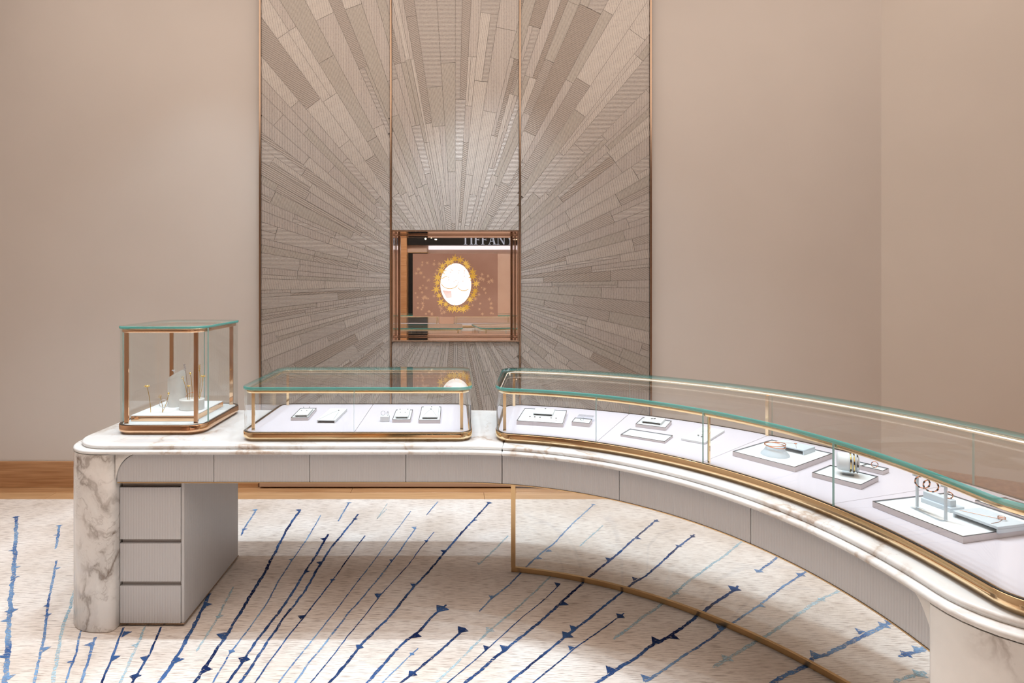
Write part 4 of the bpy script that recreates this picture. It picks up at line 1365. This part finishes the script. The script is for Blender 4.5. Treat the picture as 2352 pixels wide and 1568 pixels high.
hoop('bangle', 'thin rose gold bangle leaning behind the marble pot', 'bangle', -1.300, 2.795, ZQ, 20, 0.031, 0.0012, M_rosegold, None, 0)

# ------------------------------------------------------------------ behind the camera: what the niche mirrors
FY = YB
M_blk = plain('black_lacquer', (12, 12, 13), 0.2)
M_bulb = plain('bulb', (255, 240, 210), 0.5, emit=(255, 236, 205), estr=14.0)
M_cove = plain('cove_light', (240, 244, 255), 0.5, emit=(232, 238, 255), estr=0.8)
M_letter = plain('letter_steel', (170, 184, 205), 0.35, 0.2, emit=(150, 165, 190), estr=0.35)
single('fascia_board', MB().rbox(-1.07, 2.9, FY + 0.002, FY + 0.10, 2.30, 3.80, 0.004), M_blk, 'black fascia above the shop front, seen in the niche mirror', 'fascia', (0, FY + 0.05, 2.30))
single('cove_light', MB().rbox(-0.60, 2.6, FY + 0.002, FY + 0.12, 2.20, 2.285, 0.004), M_cove, 'white light band under the black fascia, seen in the niche mirror', 'light band', (0.9, FY + 0.05, 2.18))
single('oak_pillar', MB().rbox(-1.55, -1.08, FY + 0.002, FY + 0.22, 0.0, 3.8, 0.006), M_wood2, 'oak pillar at the left of the shop front, seen in the niche mirror', 'pillar', (-1.3, FY + 0.1, 0))
dr = thing('entrance_door', 'black doorway beside the oak pillar, seen in the niche mirror', 'door', (-0.85, FY, 0))
wpart(dr, 'leaf', MB().rbox(-1.06, -0.62, FY + 0.002, FY + 0.05, 0.0, 2.12, 0.004), M_blk)
wpart(dr, 'frame', frame_ring(-1.07, -0.61, 0.0, 2.14, 0.012, FY + 0.002, FY + 0.06), M_satin)

def letter(ch, x, z, h):
    """serif capital from bars, laid out along +x; returns mesh builder and advance"""
    t, th, se = 0.16 * h, 0.055 * h, 0.05 * h
    y0, y1 = FY + 0.105, FY + 0.130
    mb = MB()
    def bar(pl):
        mb.prism([(x + p[0] * h, z + p[1] * h) for p in pl], y0, y1, axis='y')
    def rect(a, b, c, d):
        bar([(a, c), (b, c), (b, d), (a, d)][::-1])
    if ch == 'T':
        rect(0.02, 0.78, 0.93, 1.0); rect(0.32, 0.48, 0.05, 0.93); rect(0.22, 0.58, 0.0, 0.05)
        rect(0.02, 0.07, 0.78, 0.93); rect(0.73, 0.78, 0.78, 0.93)
        return mb, 0.84
    if ch == 'I':
        rect(0.10, 0.26, 0.05, 0.95); rect(0.0, 0.36, 0.0, 0.05); rect(0.0, 0.36, 0.95, 1.0)
        return mb, 0.46
    if ch == 'F':
        rect(0.10, 0.26, 0.05, 0.95); rect(0.0, 0.36, 0.0, 0.05); rect(0.0, 0.66, 0.94, 1.0); rect(0.26, 0.52, 0.48, 0.54)
        rect(0.61, 0.66, 0.78, 0.94); rect(0.50, 0.54, 0.40, 0.62)
        return mb, 0.74
    if ch == 'A':
        bar([(0.10, 0.05), (0.40, 1.0), (0.46, 1.0), (0.16, 0.05)][::1])
        bar([(0.58, 0.05), (0.36, 1.0), (0.52, 1.0), (0.76, 0.05)][::1])
        rect(0.24, 0.60, 0.32, 0.37); rect(0.0, 0.28, 0.0, 0.05); rect(0.50, 0.88, 0.0, 0.05)
        return mb, 0.92
    if ch == 'N':
        rect(0.10, 0.16, 0.05, 0.95); rect(0.74, 0.80, 0.05, 0.95); bar([(0.70, 0.0), (0.10, 0.98), (0.26, 0.98), (0.80, 0.06), (0.80, 0.0)])
        rect(0.0, 0.28, 0.0, 0.05); rect(0.0, 0.20, 0.95, 1.0); rect(0.62, 0.92, 0.95, 1.0)
        return mb, 0.98
    if ch == 'Y':
        bar([(0.36, 0.45), (0.10, 0.95), (0.26, 0.95), (0.52, 0.45)]); bar([(0.42, 0.45), (0.66, 0.95), (0.72, 0.95), (0.52, 0.45)])
        rect(0.36, 0.52, 0.05, 0.46); rect(0.26, 0.62, 0.0, 0.05); rect(0.0, 0.34, 0.95, 1.0); rect(0.58, 0.84, 0.95, 1.0)
        return mb, 0.86
sg_ = thing('shop_sign', 'row of serif sign letters on the black fascia, seen in the niche mirror', 'sign', (0.75, FY + 0.1, 2.30))
xx = 0.14
for ch in 'TIFFANY':
    mb, adv = letter(ch, xx, 2.31, 0.212)
    wpart(sg_, 'letter', mb, M_letter)
    xx += adv * 0.212
rd = random.Random(8)
for i in range(26):
    x, z = rd.uniform(-1.0, 1.35), rd.uniform(2.42, 2.72)
    if x > 0.1 and z < 2.58:
        continue
    mb = MB().ball((x, FY + 0.115, z), rd.uniform(0.008, 0.02), 0, 8)
    single('bulb', mb, M_bulb, 'tiny bright bulb on the black fascia, seen in the niche mirror', 'bulb', (x, FY + 0.115, z), 'fascia bulbs')

# rear counter
rc_ = thing('rear_counter', 'straight marble counter across the shop, seen in the niche mirror', 'counter', (0, -0.25, RT))
wpart(rc_, 'top', MB().rbox(-1.25, 1.25, -0.66, 0.16, 0.74, ZC, 0.008), M_marble)
wpart(rc_, 'leg', MB().rbox(-1.22, -1.0, -0.6, 0.1, RT + 0.0016, 0.74, 0.01), M_marble2)
wpart(rc_, 'leg', MB().rbox(1.0, 1.22, -0.6, 0.1, RT + 0.0016, 0.74, 0.01), M_marble2)
PB = lambda u, r: (u, r)
for lab, xa, xb in (('left glass case on the rear counter, seen in the niche mirror', -0.95, -0.24), ('right glass case on the rear counter, seen in the niche mirror', -0.03, 0.88)):
    g = thing('rear_display_case', lab, 'display case', ((xa + xb) / 2, -0.2, ZC), 0, 'rear display cases')
    glass_case(g, PB, xa, xb, -0.52, 0.06, 0.05, ZC, ZT, 0.955, [(xa + xb) / 2], [(xa + xb) / 2], [(xa + xb) / 2], [(xa + 0.04, -0.48, 0.012), (xb - 0.04, -0.48, 0.012), (xa + 0.04, 0.02, 0.012), (xb - 0.04, 0.02, 0.012)], M_gold, 0.012)
